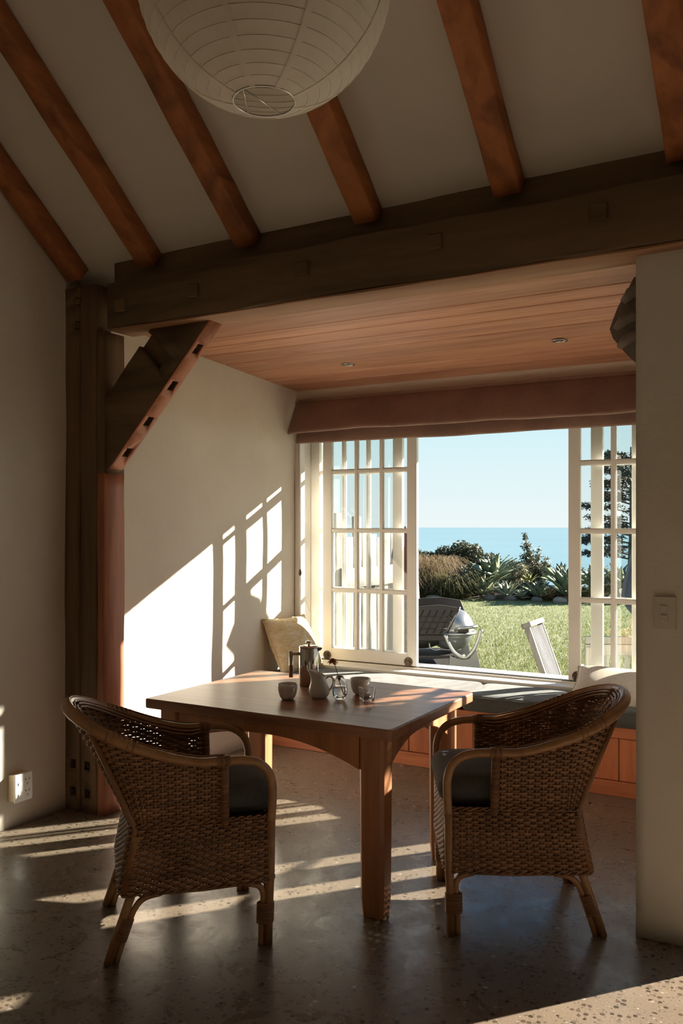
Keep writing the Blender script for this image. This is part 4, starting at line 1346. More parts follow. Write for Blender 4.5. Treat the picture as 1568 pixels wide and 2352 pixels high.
def make_chair():
    ch = empty('wicker_armchair')
    V, F, st = weave_upper()
    bk = np_mesh('woven_back', V, F, M['weave'], ch, True); bk['kind'] = 'stuff'
    s1 = st.build('back_stakes', M['wrap'], ch, True, fix=False); s1['kind'] = 'stuff'
    V, F, st = weave_skirt()
    sk = np_mesh('woven_skirt', V, F, M['weave'], ch, True); sk['kind'] = 'stuff'
    s2 = st.build('skirt_stakes', M['wrap'], ch, True, fix=False); s2['kind'] = 'stuff'
    # continuous arm and back pole
    T = at_idx(RIM, np.linspace(0, NP - 1, 61)); TZs = rim_z(T[:, 0])
    right = [(0.300, -0.262, 0.455), (0.305, -0.262, 0.54), (0.303, -0.263, 0.60), (0.285, -0.266, 0.65), (0.245, -0.272, 0.684), (0.19, -0.279, 0.698)]
    path = arc_pts(right, 5)[:-1] + [Vector(right[-1])]
    mid = [Vector((T[i][0], T[i][1], TZs[i])) for i in range(61)]
    left = [Vector((p.x, -p.y, p.z)) for p in path[::-1]]
    full = path + mid + left
    rad = []
    for p in full: rad.append(0.0165 + 0.0055 * max(0, min(1, (-p.x - 0.05) / 0.3)))
    MB().tube(full, rad, 12).build('arm_rail', M['pole'], ch, True)
    # inner trim poles following the rim
    nT = normals2(T)
    for q, (off, dz, r_) in enumerate(((0.024, 0.004, 0.0055), (0.036, -0.006, 0.005), (0.045, -0.018, 0.004))):
        pts = [(T[i][0] + nT[i][0] * off * min(1, i / 4, (60 - i) / 4), T[i][1] + nT[i][1] * off * min(1, i / 4, (60 - i) / 4), TZs[i] + dz) for i in range(61)]
        MB().tube(pts, r_, 6).build('rim_trim', M['wrap'], ch, True)
    pts = [(T[i][0] + nT[i][0] * 0.006, T[i][1] + nT[i][1] * 0.006, TZs[i] + 0.0215) for i in range(61)]
    MB().tube(pts, 0.0035, 6).build('rim_trim', M['wrap'], ch, True)
    # binding on arms and rim joints
    for s_ in (-1, 1):
        m = MB(); helix_wrap(m, (0.145, s_ * 0.282, 0.700), (0.098, s_ * 0.284, 0.700), 0.0185, 9, 0.0032)
        m.build('binding', M['wrap'], ch, True)
        j = 19 if s_ < 0 else 41
        a, b = Vector((*T[j - 1], TZs[j - 1])), Vector((*T[j + 1], TZs[j + 1]))
        m = MB(); helix_wrap(m, a, b, 0.0215, 6, 0.003); m.build('binding', M['wrap'], ch, True)
        # wrapped upright at the front of the side panel
        m = MB(); m.tube([(0.128, s_ * 0.267, 0.462), (0.126, s_ * 0.275, 0.58), (0.122, s_ * 0.281, 0.69)], 0.014, 10)
        m.build('side_post', M['wrap'], ch, True)
        m = MB()
        helix_wrap(m, (0.128, s_ * 0.267, 0.468), (0.123, s_ * 0.281, 0.685), 0.0145, 34, 0.0032)
        m.build('post_binding', M['wrap'], ch, True)
        # corner post of the back
        i_w = 34 if s_ < 0 else NP - 1 - 34
        top = RIM[i_w]; wst = WUP[i_w]; bot = BOT[i_w]
        m = MB(); m.tube([(bot[0], bot[1] + s_ * 0.006, Z_B), (wst[0], wst[1] + s_ * 0.006, Z_W), ((wst[0] + top[0]) / 2, (wst[1] + top[1]) / 2 + s_ * 0.006, (Z_W + rim_z(np.array(top[0]))) / 2), (top[0], top[1] + s_ * 0.003, float(rim_z(np.array(top[0]))) - 0.008)], 0.012, 8, sx=1.0)
        m.build('corner_post', M['wrap'], ch, True)
    # braided borders
    for (loop, z, nm) in ((LB, Z_B - 0.004, 'bottom_braid'), (LW, Z_W + 0.010, 'seat_braid')):
        m = MB()
        for s0 in (0, math.pi):
            pts = []
            for i in range(0, NSK * 4, 1):
                a = i * math.pi / 4 * 0.75 + s0
                nrm_ = Vector((loop[i][0] - 0.03, loop[i][1], 0)).normalized()
                pts.append((loop[i][0] + nrm_.x * 0.005 * math.cos(a), loop[i][1] + nrm_.y * 0.005 * math.cos(a), z + 0.005 * math.sin(a)))
            m.tube(pts, 0.0042, 5, closed=True)
        m.build(nm, M['weave'], ch, True)
    # seat deck and cushion
    MB().box(-0.195, 0.295, -0.255, 0.255, 0.440, 0.462).build('seat_deck', M['weave'], ch)
    cm = MB(); cushion_mesh(cm, 0.50, 0.46, 0.125, puff=0.022, edge=0.14, wob=0.004, seed=2.0)
    cu = cm.build('seat_cushion', M['charcoal'], ch, True, loc=(0.085, 0, 0.472))
    # legs
    for s_ in (-1, 1):
        fx, bx = 0.29, -0.285
        m = MB(); m.tube([(fx, s_ * 0.255, 0.0), (fx + 0.002, s_ * 0.258, 0.13), (0.298, s_ * 0.262, 0.30), (0.300, s_ * 0.262, 0.462)], 0.0165, 12)
        m.tube(arc_pts([(fx - 0.026, s_ * 0.252, 0.0), (fx - 0.024, s_ * 0.254, 0.12), (fx - 0.018, s_ * 0.256, 0.185), (fx - 0.035, s_ * 0.258, 0.222), (fx - 0.085, s_ * 0.262, 0.240)], 6), 0.0115, 10)
        lg = m.build('leg', M['pole'], ch, True)
        m = MB(); helix_wrap(m, (fx - 0.011, s_ * 0.255, 0.085), (fx - 0.010, s_ * 0.257, 0.160), 0.0205, 15, 0.0032, 1.0, 12); 
        m.v = [((x - (fx - 0.0105)) * 1.45 + (fx - 0.0105), y, z) for x, y, z in m.v]
        m.build('leg_binding', M['wrap'], lg, True)
        m = MB(); m.tube([(bx, s_ * 0.25, 0.0), (-0.245, s_ * 0.252, 0.12), (-0.205, s_ * 0.256, 0.24), (-0.185, s_ * 0.258, 0.45)], 0.0165, 12)
        m.tube(arc_pts([(bx + 0.027, s_ * 0.247, 0.0), (-0.219, s_ * 0.250, 0.12), (-0.195, s_ * 0.253, 0.185), (-0.160, s_ * 0.257, 0.225), (-0.10, s_ * 0.262, 0.240)], 6), 0.0115, 10)
        lg = m.build('leg', M['pole'], ch, True)
        m = MB(); helix_wrap(m, (-0.243, s_ * 0.2505, 0.085), (-0.217, s_ * 0.252, 0.160), 0.0225, 15, 0.0032, 1.0, 12)
        m.build('leg_binding', M['wrap'], lg, True)
        # side rail under the skirt
        m = MB(); m.tube([(0.205, s_ * 0.262, 0.240), (0.05, s_ * 0.264, 0.236), (-0.10, s_ * 0.262, 0.240)], 0.0085, 8)
        m.build('stretcher', M['pole'], ch, True)
    for (x, z) in ((0.290, 0.238), (-0.215, 0.234)):
        pts = arc_pts([(x, -0.245, 0.13), (x, -0.225, 0.20), (x, -0.17, z), (x, 0, z + 0.004), (x, 0.17, z), (x, 0.225, 0.20), (x, 0.245, 0.13)], 6)
        MB().tube(pts, 0.0105, 8).build('stretcher', M['pole'], ch, True)
    return ch

ch1 = make_chair()
ch1.location = (-2.21, 2.62, 0.0)
ch1.rotation_euler = (0, 0, math.atan2(0.714, 0.70))
tag(ch1, 'wicker armchair in front of the left end of the table, seen from behind', 'chair', 'wicker armchairs')
ch2 = copy_tree(ch1)
ch2.location = (-1.127, 3.418, 0.0)
ch2.rotation_euler = (0, 0, math.atan2(-0.467, -0.884))
tag(ch2, 'wicker armchair at the right end of the table, side on beside the pier', 'chair', 'wicker armchairs')

# ------------------------------------------------------------------ garden
GZ = -0.30
FW = Vector((-math.sin(ANG), math.cos(ANG), 0)); RT = Vector((math.cos(ANG), math.sin(ANG), 0))
def gp(r, d, z=GZ):
    p = RT * r + FW * d
    return Vector((p.x, p.y, z))

gp_pts = []
lawn = MB()
# lawn slab: house side to the planted edge above the sea
edge_far = [gp(-14, 27.5), gp(0, 27.0), gp(8, 26.0), gp(16, 25.0), gp(30, 22.0)]
lv = [(-16, 5.95), (26, 5.95)] + [(p.x, p.y) for p in edge_far[::-1]]
lawn.prism(lv, 'z', GZ - 0.6, GZ)
struct('ground_lawn', lawn, M['lawn'])
sea = MB().add([(-40000, -2000, -16), (30000, -2000, -16), (30000, 50000, -16), (-40000, 50000, -16)], [(0, 1, 2, 3)])
so = sea.build('sea', M['sea']); so['kind'] = 'structure'; so['label'] = 'calm pale blue sea out to the horizon'
# planting bed
bed = MB(); n = 26
prof_b = []
for i in range(n + 1):
    r_ = -4 + 20 * i / n
    d0 = 22.6 - 0.19 * max(0, r_ - 2.0) + 0.25 * nz(r_ * 1.2, 2)
    prof_b.append((gp(r_, d0), gp(r_, d0 + 1.2), gp(r_, 26.0 - 0.1 * max(0, r_))))
for a, b, c in prof_b:
    bed.v += [(a.x, a.y, GZ + 0.002), (b.x, b.y, GZ + 0.12), (c.x, c.y, GZ + 0.03)]
for i in range(n):
    for k in range(2): bed.f.append((i * 3 + k, i * 3 + 3 + k, i * 3 + 4 + k, i * 3 + 1 + k))
struct('ground_planting_bed', bed, M['soil'], smooth=True)

# grass blades over the lawn in view
def blades(name, n, sampler, hmin, hmax, w, lean, mat, parent=None, label=None, cat=None, seed=1):
    g = np.random.default_rng(seed)
    P = sampler(g, n)
    n = len(P)
    h = g.uniform(hmin, hmax, n); az = g.uniform(0, 2 * np.pi, n); la = g.uniform(0, 2 * np.pi, n); ln = g.uniform(0.2, 1.0, n) * lean * h
    sx, sy = np.cos(az) * w / 2, np.sin(az) * w / 2
    lx, ly = np.cos(la) * ln, np.sin(la) * ln
    V = np.zeros((n, 3, 3))
    V[:, 0] = P + np.stack([-sx, -sy, 0 * h], 1); V[:, 1] = P + np.stack([sx, sy, 0 * h], 1)
    V[:, 2] = P + np.stack([lx, ly, h], 1)
    F = np.arange(n * 3).reshape(n, 3)
    o = np_mesh(name, V.reshape(-1, 3), F, mat, parent)
    o['kind'] = 'stuff'
    if label: tag(o, label, cat)
    return o
def lawn_sampler(g, n):
    # density falls with distance (uniform in r/d and in 1/d)
    k = g.uniform(0.02, 0.40, n); inv = g.uniform(1 / 22.3, 1 / 7.2, n); d = 1 / inv
    d = np.minimum(d, 22.4 - 0.19 * np.maximum(0, k * d - 2.0))
    r = k * d
    x = RT.x * r + FW.x * d; y = RT.y * r + FW.y * d
    return np.stack([x, y, np.full(n, GZ - 0.005)], 1)
blades('lawn_grass', 60000, lawn_sampler, 0.03, 0.07, 0.012, 0.9, M['lawn_blade'], None, 'short sunlit green grass of the lawn outside', 'grass', 3)

# foliage clouds made of small leaves
def leaf_cloud(name, blobs, n, size, mat, parent, seed, flat=0.0, shell=0.5):
    g = np.random.default_rng(seed)
    C = np.array([b[:3] for b in blobs]); Rr = np.array([b[3:6] if len(b) > 4 else (b[3],) * 3 for b in blobs])
    wgt = Rr.prod(1) ** (2 / 3); wgt /= wgt.sum()
    bi = g.choice(len(blobs), n, p=wgt)
    d = g.normal(size=(n, 3)); d /= np.linalg.norm(d, axis=1)[:, None]
    rad = g.uniform(shell, 1.05, n) ** 0.8
    P = C[bi] + d * Rr[bi] * rad[:, None]
    a = g.normal(size=(n, 3)); a /= np.linalg.norm(a, axis=1)[:, None]
    a[:, 2] *= (1 - flat)
    b = np.cross(a, g.normal(size=(n, 3))); b /= np.linalg.norm(b, axis=1)[:, None] + 1e-9
    s = size * g.uniform(0.6, 1.3, n)
    A = a * s[:, None]; B = b * (s * 0.38)[:, None]
    V = np.stack([P - A, P + B, P + A, P - B], 1).reshape(-1, 3)
    F = np.arange(n * 4).reshape(n, 4)
    o = np_mesh(name, V, F, mat, parent)
    o['kind'] = 'stuff'
    return o

def shrub(r, d, blobs, n, size, mat, label, seed, name='shrub', trunk=True, cat='shrub', flat=0.0):
    e = empty(name, gp(r, d), ANG)
    tag(e, label, cat)
    leaf_cloud('foliage', blobs, n, size, mat, e, seed, flat)
    if trunk:
        m = MB(); rs = random.Random(seed)
        for b in blobs:
            m.tube([(b[0] * 0.2, b[1] * 0.2, 0), (b[0] * 0.6, b[1] * 0.6, b[2] * 0.5), (b[0], b[1], b[2])], [0.03, 0.022, 0.01], 6)
        m.build('branches', M['bark'], e, True)
    return e

def rb(seed, k, rx, ry, z0, z1, r0, r1):
    q = random.Random(seed)
    return [(q.uniform(-rx, rx), q.uniform(-ry, ry), q.uniform(z0, z1), q.uniform(r0, r1)) for _ in range(k)]
shrub(2.45, 25.0, rb(1, 7, 0.45, 0.3, 0.55, 1.0, 0.24, 0.34), 3400, 0.05, M['leaf_dark'], 'dark low shrub at the left end of the hedge by the sash', 1)
shrub(3.05, 24.8, rb(2, 8, 0.45, 0.3, 0.7, 1.12, 0.24, 0.34), 3800, 0.05, M['leaf_dark'], 'dark rounded shrub second from left in the hedge', 2)
shrub(3.60, 24.8, rb(3, 9, 0.40, 0.3, 0.7, 1.2, 0.24, 0.34), 4200, 0.05, M['leaf_dark'], 'tallest dark rounded shrub of the hedge behind the agaves', 3)
shrub(4.00, 24.6, rb(4, 7, 0.35, 0.25, 0.5, 1.0, 0.22, 0.3), 3200, 0.05, M['leaf_dark'], 'dark shrub at the right end of the hedge behind the agaves', 4)
shrub(4.62, 23.6, rb(5, 7, 0.45, 0.35, 0.25, 0.75, 0.18, 0.3), 3200, 0.045, M['leaf_pale'], 'pale yellow green shrub between the agaves and the small tree', 5)
shrub(3.25, 23.8, rb(8, 5, 0.45, 0.3, 0.3, 0.75, 0.18, 0.28), 2200, 0.045, M['leaf_pale'], 'grey green twiggy shrub behind the tawny grass', 8)
shrub(5.1, 22.6, rb(14, 6, 0.5, 0.3, 0.12, 0.3, 0.14, 0.22), 2000, 0.04, M['leaf_tree'], 'low dark groundcover shrub under the small tree', 14)
shrub(6.3, 22.3, rb(15, 6, 0.55, 0.3, 0.15, 0.4, 0.16, 0.25), 2200, 0.04, M['leaf_dark'], 'low dark shrub behind the right sash stile', 15)
# small tree: twiggy, open crown
tr = empty('garden_tree', gp(5.35, 24.2), ANG); tag(tr, 'small open twiggy tree standing against the sea', 'tree')
m = MB(); q = random.Random(9); tips = []
for k in range(20):
    a, top = q.uniform(0, 6.28), q.uniform(0.65, 1.7)
    rad_ = q.uniform(0.2, 0.75) * (1 if top < 1.25 else 0.42)
    x, y = rad_ * math.cos(a), rad_ * math.sin(a) * 0.7
    m.tube([(0, 0, 0), (x * 0.35, y * 0.35, top * 0.45), (x, y, top)], [0.03, 0.018, 0.006], 6)
    tips.append((x, y, top))
m.build('branches', M['bark'], tr, True)
bl = []
for (x, y, z) in tips:
    for f in (0.45, 0.62, 0.8, 0.97): bl.append((x * f, y * f, z * f, 0.17 if f < 0.9 else 0.10, 0.17 if f < 0.9 else 0.1, 0.17))
leaf_cloud('foliage', bl, 4200, 0.05, M['leaf_tree'], tr, 19, 0.0, 0.0)

# small unseen tree added beside the side window; its crown cuts the sun there
ct = empty('added_shade_tree', (0.95, 5.98, GZ)); tag(ct, 'small round leafy tree added out of view to shade the side window', 'tree')
m = MB(); m.tube([(0, 0, 0), (0.02, 0.01, 1.2), (0, 0, 2.6)], [0.035, 0.03, 0.012], 8)
q = random.Random(31)
for k in range(14):
    a, z = q.uniform(0, 6.28), q.uniform(2.0, 2.7)
    m.tube([(0, 0, z - 0.1), (0.22 * math.cos(a), 0.22 * math.sin(a), z + 0.08), (0.42 * math.cos(a), 0.42 * math.sin(a), z + 0.15)], [0.014, 0.009, 0.004], 5)
m.build('trunk_and_branches', M['bark'], ct, True)
leaf_cloud('foliage', [(0, 0, 2.74, 0.42, 0.42, 0.36)] + [(0.28 * math.cos(k), 0.28 * math.sin(k), 2.74 + 0.14 * math.sin(k * 2.3), 0.26, 0.26, 0.24) for k in range(6)], 4200, 0.06, M['leaf_dark'], ct, 88, 0.0, 0.1)

# ornamental grass clumps
def tussock(r, d, rad, h, n, mat, label, seed, droop=1.1):
    e = empty('ornamental_grass', gp(r, d), ANG); tag(e, label, 'grass clump')
    g = np.random.default_rng(seed)
    az = g.uniform(0, 2 * np.pi, n); r0 = rad * 0.75 * np.sqrt(g.uniform(0, 1, n)); a2 = az + g.normal(0, 0.5, n)
    L = h * g.uniform(0.25, 1.05, n); sp = rad * g.uniform(0.15, 0.95, n) * droop
    P0 = np.stack([r0 * np.cos(az), r0 * np.sin(az), 0 * az], 1)
    D = np.stack([np.cos(a2), np.sin(a2), 0 * a2], 1)
    P1 = P0 + D * (sp * 0.35)[:, None] + np.array([0, 0, 1.0]) * (L * 0.65)[:, None]
    P2 = P0 + D * (sp * 0.8)[:, None] + np.array([0, 0, 1.0]) * (L * 0.92)[:, None]
    P3 = P0 + D * (sp * 1.25)[:, None] + np.array([0, 0, 1.0]) * (L * g.uniform(0.35, 0.95, n))[:, None]
    S = np.stack([-np.sin(a2), np.cos(a2), 0 * a2], 1) * 0.007
    V = np.stack([P0 - S, P0 + S, P1 - S, P1 + S, P2 - S * 0.8, P2 + S * 0.8, P3 - S * 0.2, P3 + S * 0.2], 1).reshape(-1, 3)
    b = np.arange(n)[:, None] * 8
    F = np.concatenate([b + np.array([[0, 1, 3, 2]]), b + np.array([[2, 3, 5, 4]]), b + np.array([[4, 5, 7, 6]])])
    o = np_mesh('blades', V, F, mat, e); o['kind'] = 'stuff'
    return e
tussock(2.05, 23.2, 0.95, 1.15, 5500, M['grass_tawny'], 'tall tawny feather grass clump beside the left sash', 31)
tussock(2.80, 22.7, 0.75, 0.72, 4200, M['grass_green'], 'greener drooping grass clump in front of the tawny feather grass', 32)
tussock(1.2, 22.8, 0.9, 1.0, 1500, M['grass_tawny'], 'tawny grass clump hidden behind the left sash', 33)
tussock(4.95, 22.4, 0.35, 0.42, 700, M['grass_tawny'], 'small tawny grass tuft below the small tree', 34)
tussock(5.30, 22.0, 0.45, 0.34, 900, M['grass_tawny'], 'low tawny grass tuft left of the big dark agave', 35)
tussock(5.95, 21.9, 0.5, 0.40, 1000, M['grass_green'], 'low green grass tuft right behind the big dark agave', 36)

# agaves: rosettes of separate leaves
lf = MB(); nL = 8
for i in range(nL + 1):
    s_ = i / nL
    wdt = 0.135 * (0.55 + 1.9 * s_ * (1 - s_) * 1.5) * (1 - s_ ** 3)
    x = s_; z = 0.16 * math.sin(s_ * 1.5) - 0.10 * s_ * s_
    for (yy, dz) in ((-wdt, 0.045), (0, 0.0), (wdt, 0.045)): lf.v.append((x, yy, z + dz * (1 - 0.5 * s_)))
    lf.v.append((x, 0, z - 0.035 * (1 - s_)))
for i in range(nL):
    a, b = i * 4, i * 4 + 4
    lf.f += [(a, b, b + 1, a + 1), (a + 1, b + 1, b + 2, a + 2), (a + 2, b + 2, b + 3, a + 3), (a + 3, b + 3, b, a)]
leaf_me = {}
for k_ in ('agave', 'agave_pale', 'agave_yellow'):
    me = lf.mesh('leaf', True); me.materials.append(M[k_]); leaf_me[k_] = me
def agave(r, d, z, size, nleaf, mat, label, seed):
    p = gp(r, d, GZ + 0.02)
    e = empty('agave', p); tag(e, label, 'agave', 'agaves along the lawn edge')
    q = random.Random(seed)
    if z > 0.05:
        MB().tube([(0, 0, 0), (0.02, 0, z * 0.5), (0, 0, z)], [0.07, 0.06, 0.06], 8).build('stem', M['bark'], e, True)
    for k in range(nleaf):
        o = bpy.data.objects.new('leaf', leaf_me[mat]); COL.objects.link(o); o.parent = e
        f = k / nleaf
        el = R(8 + 72 * f ** 0.9 + q.uniform(-6, 6))
        s_ = size * (0.75 + 0.3 * math.sin(math.pi * min(1, f + 0.25))) * q.uniform(0.9, 1.1)
        o.location = (0, 0, z + 0.02 + 0.08 * size * f)
        o.rotation_euler = (q.uniform(-0.2, 0.2), -el, k * 2.399 + q.uniform(-0.2, 0.2))
        o.scale = (s_, s_ * 0.95, s_)
agave(3.93, 22.6, 0.36, 0.88, 34, 'agave', 'largest grey green agave in the middle of the planted edge', 41)
agave(3.60, 22.2, 0.08, 0.72, 30, 'agave', 'agave low in front and left of the largest agave', 42)
agave(4.18, 21.9, 0.02, 0.52, 26, 'agave_pale', 'small pale agave at lawn edge in front of the largest agave', 43)
agave(3.18, 22.8, 0.30, 0.66, 26, 'agave_pale', 'pale spiky agave beside the drooping grass', 44)
agave(4.55, 21.8, 0.0, 0.33, 20, 'agave_pale', 'tiny silvery agave between the rocks', 45)
agave(4.95, 21.6, 0.04, 0.56, 28, 'agave', 'medium agave below the small tree', 46)
agave(5.52, 21.3, 0.12, 0.80, 32, 'agave', 'big dark agave beside the right sash stile', 47)
agave(5.75, 22.6, 0.25, 0.75, 28, 'agave', 'agave behind the big dark agave', 48)
agave(5.0, 23.0, 0.30, 0.36, 18, 'agave_yellow', 'small yellow green agave at the foot of the small tree', 49)
agave(6.25, 21.4, 0.30, 0.70, 26, 'agave_pale', 'pale agave seen through the first column of right sash panes', 50)
agave(6.85, 21.4, 0.28, 0.70, 26, 'agave', 'agave seen through the second column of right sash panes', 51)
agave(7.6, 21.2, 0.2, 0.65, 24, 'agave', 'agave growing in front of the cypress trunk', 52)
# flower spike of an agave at the left
sp = empty('flower_spike', gp(2.15, 25.6), ANG); tag(sp, 'thin dry agave flower spike above the hedge at left', 'flower spike')
m = MB(); m.tube([(0, 0, 0), (0.02, 0, 0.8), (0.0, 0, 1.62)], [0.015, 0.012, 0.005], 6)
m.build('stalk', M['bark'], sp, True)
for k in range(9):
    z = 0.75 + 0.095 * k; s_ = (-1) ** k
    MB().tube([(0.01, 0, z), (s_ * (0.17 - 0.012 * k), 0.02, z + 0.06)], 0.005, 5).sphere((s_ * (0.17 - 0.012 * k), 0.02, z + 0.075), 0.032, 8, 6, (1.3, 1, 0.8)).build('seed_head', M['bark'], sp, True)

# rocks along the edge
def rock(r, d, s, mat, label, seed):
    m = MB().sphere((0, 0, 0), 1.0, 12, 8)
    q = random.Random(seed); sd = q.uniform(0, 9)
    s = tuple(q_ * 0.72 for q_ in s)
    m.v = [(x * s[0] * (1 + 0.22 * nz(y * 2 + z, sd)), y * s[1] * (1 + 0.2 * nz(x * 2 - z, sd + 1)), z * s[2] * (1 + 0.2 * nz(x + y * 2, sd + 2))) for x, y, z in m.v]
    o = m.build('garden_rock', mat, None, True, loc=gp(r, d, GZ + s[2] * 0.45))
    tag(o, label, 'rock', 'rocks along the lawn edge')
rock(2.35, 21.9, (0.32, 0.2, 0.13), M['rock'], 'smooth pale rock at the lawn edge above the barbecue', 1)
rock(4.25, 21.75, (0.22, 0.16, 0.14), M['rock_dark'], 'brown rock under the small pale agave', 2)
rock(4.85, 21.4, (0.20, 0.16, 0.13), M['rock_dark'], 'brown rock beside the tiny silvery agave', 3)
rock(5.35, 21.1, (0.24, 0.18, 0.15), M['rock'], 'pale rock between the medium agave and the big dark agave', 4)
rock(3.75, 21.9, (0.25, 0.18, 0.14), M['rock_dark'], 'brown rock under the low agave left of centre', 5)
rock(6.5, 20.7, (0.26, 0.18, 0.15), M['rock'], 'pale rock seen through the lowest row of right sash panes', 6)

# cypress
cy = empty('cypress_tree', gp(9.9, 29.5), ANG); tag(cy, 'tall dark layered cypress tree behind the right sash', 'tree')
m = MB(); m.tube([(0, 0, -0.5), (0.05, 0, 2.0), (0, 0, 4.6)], [0.16, 0.10, 0.03], 8)
q = random.Random(12); bl = []
for k in range(26):
    z = 0.9 + 3.5 * k / 26; L = (1.95 - 0.30 * (z - 0.9)) * q.uniform(0.65, 1.1); a = k * 2.4 + q.uniform(-0.3, 0.3)
    if k % 3 == 0: a = math.pi + q.uniform(-0.5, 0.5)
    x, y = L * math.cos(a), L * math.sin(a)
    m.tube([(0, 0, z - 0.15), (x * 0.5, y * 0.5, z), (x, y, z + 0.08)], [0.035, 0.02, 0.008], 5)
    for f in (0.35, 0.6, 0.85, 1.0): bl.append((x * f, y * f, z + 0.08 * f, 0.38 * (1.15 - 0.4 * f), 0.36, 0.15))
m.build('trunk_and_branches', M['bark'], cy, True)
leaf_cloud('foliage', bl, 20000, 0.06, M['cypress'], cy, 77, 0.5, 0.0)

# ------------------------------------------------------------------ fence at the side of the terrace (runs away from the house)
FX = -4.25
fence = empty('paling_fence', (FX, 7.4, GZ)); tag(fence, 'weathered grey timber fence seen through the left sash', 'fence')
q = random.Random(21); y = -1.35; k = 0
while y < 1.55:
    wd = q.uniform(0.15, 0.21); top = 1.79 + q.uniform(-0.05, 0.06)
    if k in (7, 9): top = 1.99 if k == 7 else 1.96
    m = MB(); hewn(m, (0, y + wd / 2, 0), (0, y + wd / 2, top), wd - 0.012, 0.03, (1, 0, 0), q.uniform(0, 20), 0.004, 14, 0.004)
    m.build('paling', M['fence_wood'], fence, True)
    y += wd; k += 1
for z in (0.4, 1.5): MB().box(-0.06, -0.015, -1.35, 1.5, z, z + 0.08).build('rail', M['weathered_x'], fence)
shelf = empty('fence_plank', (FX + 0.03, 7.4, GZ + 1.25)); tag(shelf, 'pale horizontal plank fixed across the weathered fence', 'plank')
m = MB(); hewn(m, (0.02, -0.05, 0.09), (0.02, 1.12, 0.09), 0.04, 0.20, (0, 0, 1), 3, 0.004, 14, 0.004)
m.build('plank_board', M['fence_wood'], shelf, True)
# tall corner board of the house cladding just outside the window
cb_ = empty('verandah_post', (-3.90, 6.42, GZ)); tag(cb_, 'tall weathered verandah post right outside the left sash', 'post')
m = MB(); hewn(m, (0, 0, 0), (0, 0, 2.66), 0.13, 0.13, (0, 1, 0), 7, 0.003, 20, 0.006); m.build('post_timber', M['fence_wood'], cb_, True)
rp_ = empty('carved_post', (-4.11, 8.75, GZ)); tag(rp_, 'dark red pointed timber leaning at the end of the fence', 'post')
m = MB(); m.tube([(0.03, 0, 0), (0.02, 0, 1.0), (0.0, 0, 1.5), (-0.06, 0, 1.86)], [0.10, 0.10, 0.085, 0.01], 8); m.build('post_timber', M['red_wood'], rp_, True)

# ------------------------------------------------------------------ barbecue
bq = empty('barbecue', gp(0.98, 8.25), ANG)
tag(bq, 'black and silver gas barbecue on a cart outside the window', 'barbecue')
# local axes: x = to the right of the view, y = away, z = up; pixel scale at 8.25 m: 240 px per metre
def U(px): return (px - 784) / 1980 * 8.25 - 0.98
def Vz(py): return 1.55 - (py - 1211) / 1980 * 8.25 - GZ
zrim = Vz(1452)
# bowl: dark lower half of an ellipsoid, lid: silver upper half (long axis runs into the view to the left)
cxb = U(1045)
def dome(m, cx, cy, cz, rx, ry, rz, up, n=32, mm=10, pw=2.4):
    rows_ = []
    for i in range(mm + 1):
        a = (math.pi / 2) * i / mm
        rr_, zz = math.cos(a) ** (2 / pw * 0.9), math.sin(a) ** (0.95)
        rows_.append((rr_, zz * (1 if up else -1)))
    o = len(m.v)
    for (rr_, zz) in rows_:
        for k in range(n):
            t = 2 * math.pi * k / n
            ct, st_ = math.cos(t), math.sin(t)
            ex = abs(ct) ** (2 / pw) * (1 if ct > 0 else -1); ey = abs(st_) ** (2 / pw) * (1 if st_ > 0 else -1)
            m.v.append((cx + rx * rr_ * ex, cy + ry * rr_ * ey, cz + rz * zz))
    for i in range(mm):
        for k in range(n): m.f.append((o + i * n + k, o + i * n + (k + 1) % n, o + (i + 1) * n + (k + 1) % n, o + (i + 1) * n + k))
    m.f.append(tuple(o + k for k in range(n)))
    return m
RB = Matrix.Rotation(R(0), 4, 'Z')
lidc = (U(1042), 0.12)
dome(MB(), lidc[0], lidc[1], zrim, 0.205, 0.24, 0.215, True).build('lid', M['bbq_silver'], bq, True)
dome(MB(), lidc[0] - 0.01, lidc[1], zrim - 0.012, 0.20, 0.235, 0.165, False).build('bowl', M['bbq_grey'], bq, True)
m = MB(); pts = [(lidc[0] + 0.212 * abs(math.cos(t)) ** 0.83 * (1 if math.cos(t) > 0 else -1), lidc[1] + 0.247 * abs(math.sin(t)) ** 0.83 * (1 if math.sin(t) > 0 else -1), zrim - 0.006) for t in [2 * math.pi * k / 32 for k in range(32)]]
m.tube(pts, 0.014, 8, closed=True).build('lid_rim', M['bbq_silver'], bq, True)
MB().tube(arc_pts([(U(1040), -0.10, zrim + 0.03), (U(1050), -0.15, zrim + 0.055), (U(1075), -0.16, zrim + 0.065), (U(1090), -0.12, zrim + 0.07)], 6), 0.016, 8).build('lid_handle', M['bbq_silver'], bq, True)
MB().box(U(1048), U(1072), -0.135, -0.09, zrim + 0.01, zrim + 0.045).build('handle_bracket', M['bbq_black'], bq, bevel=0.006)
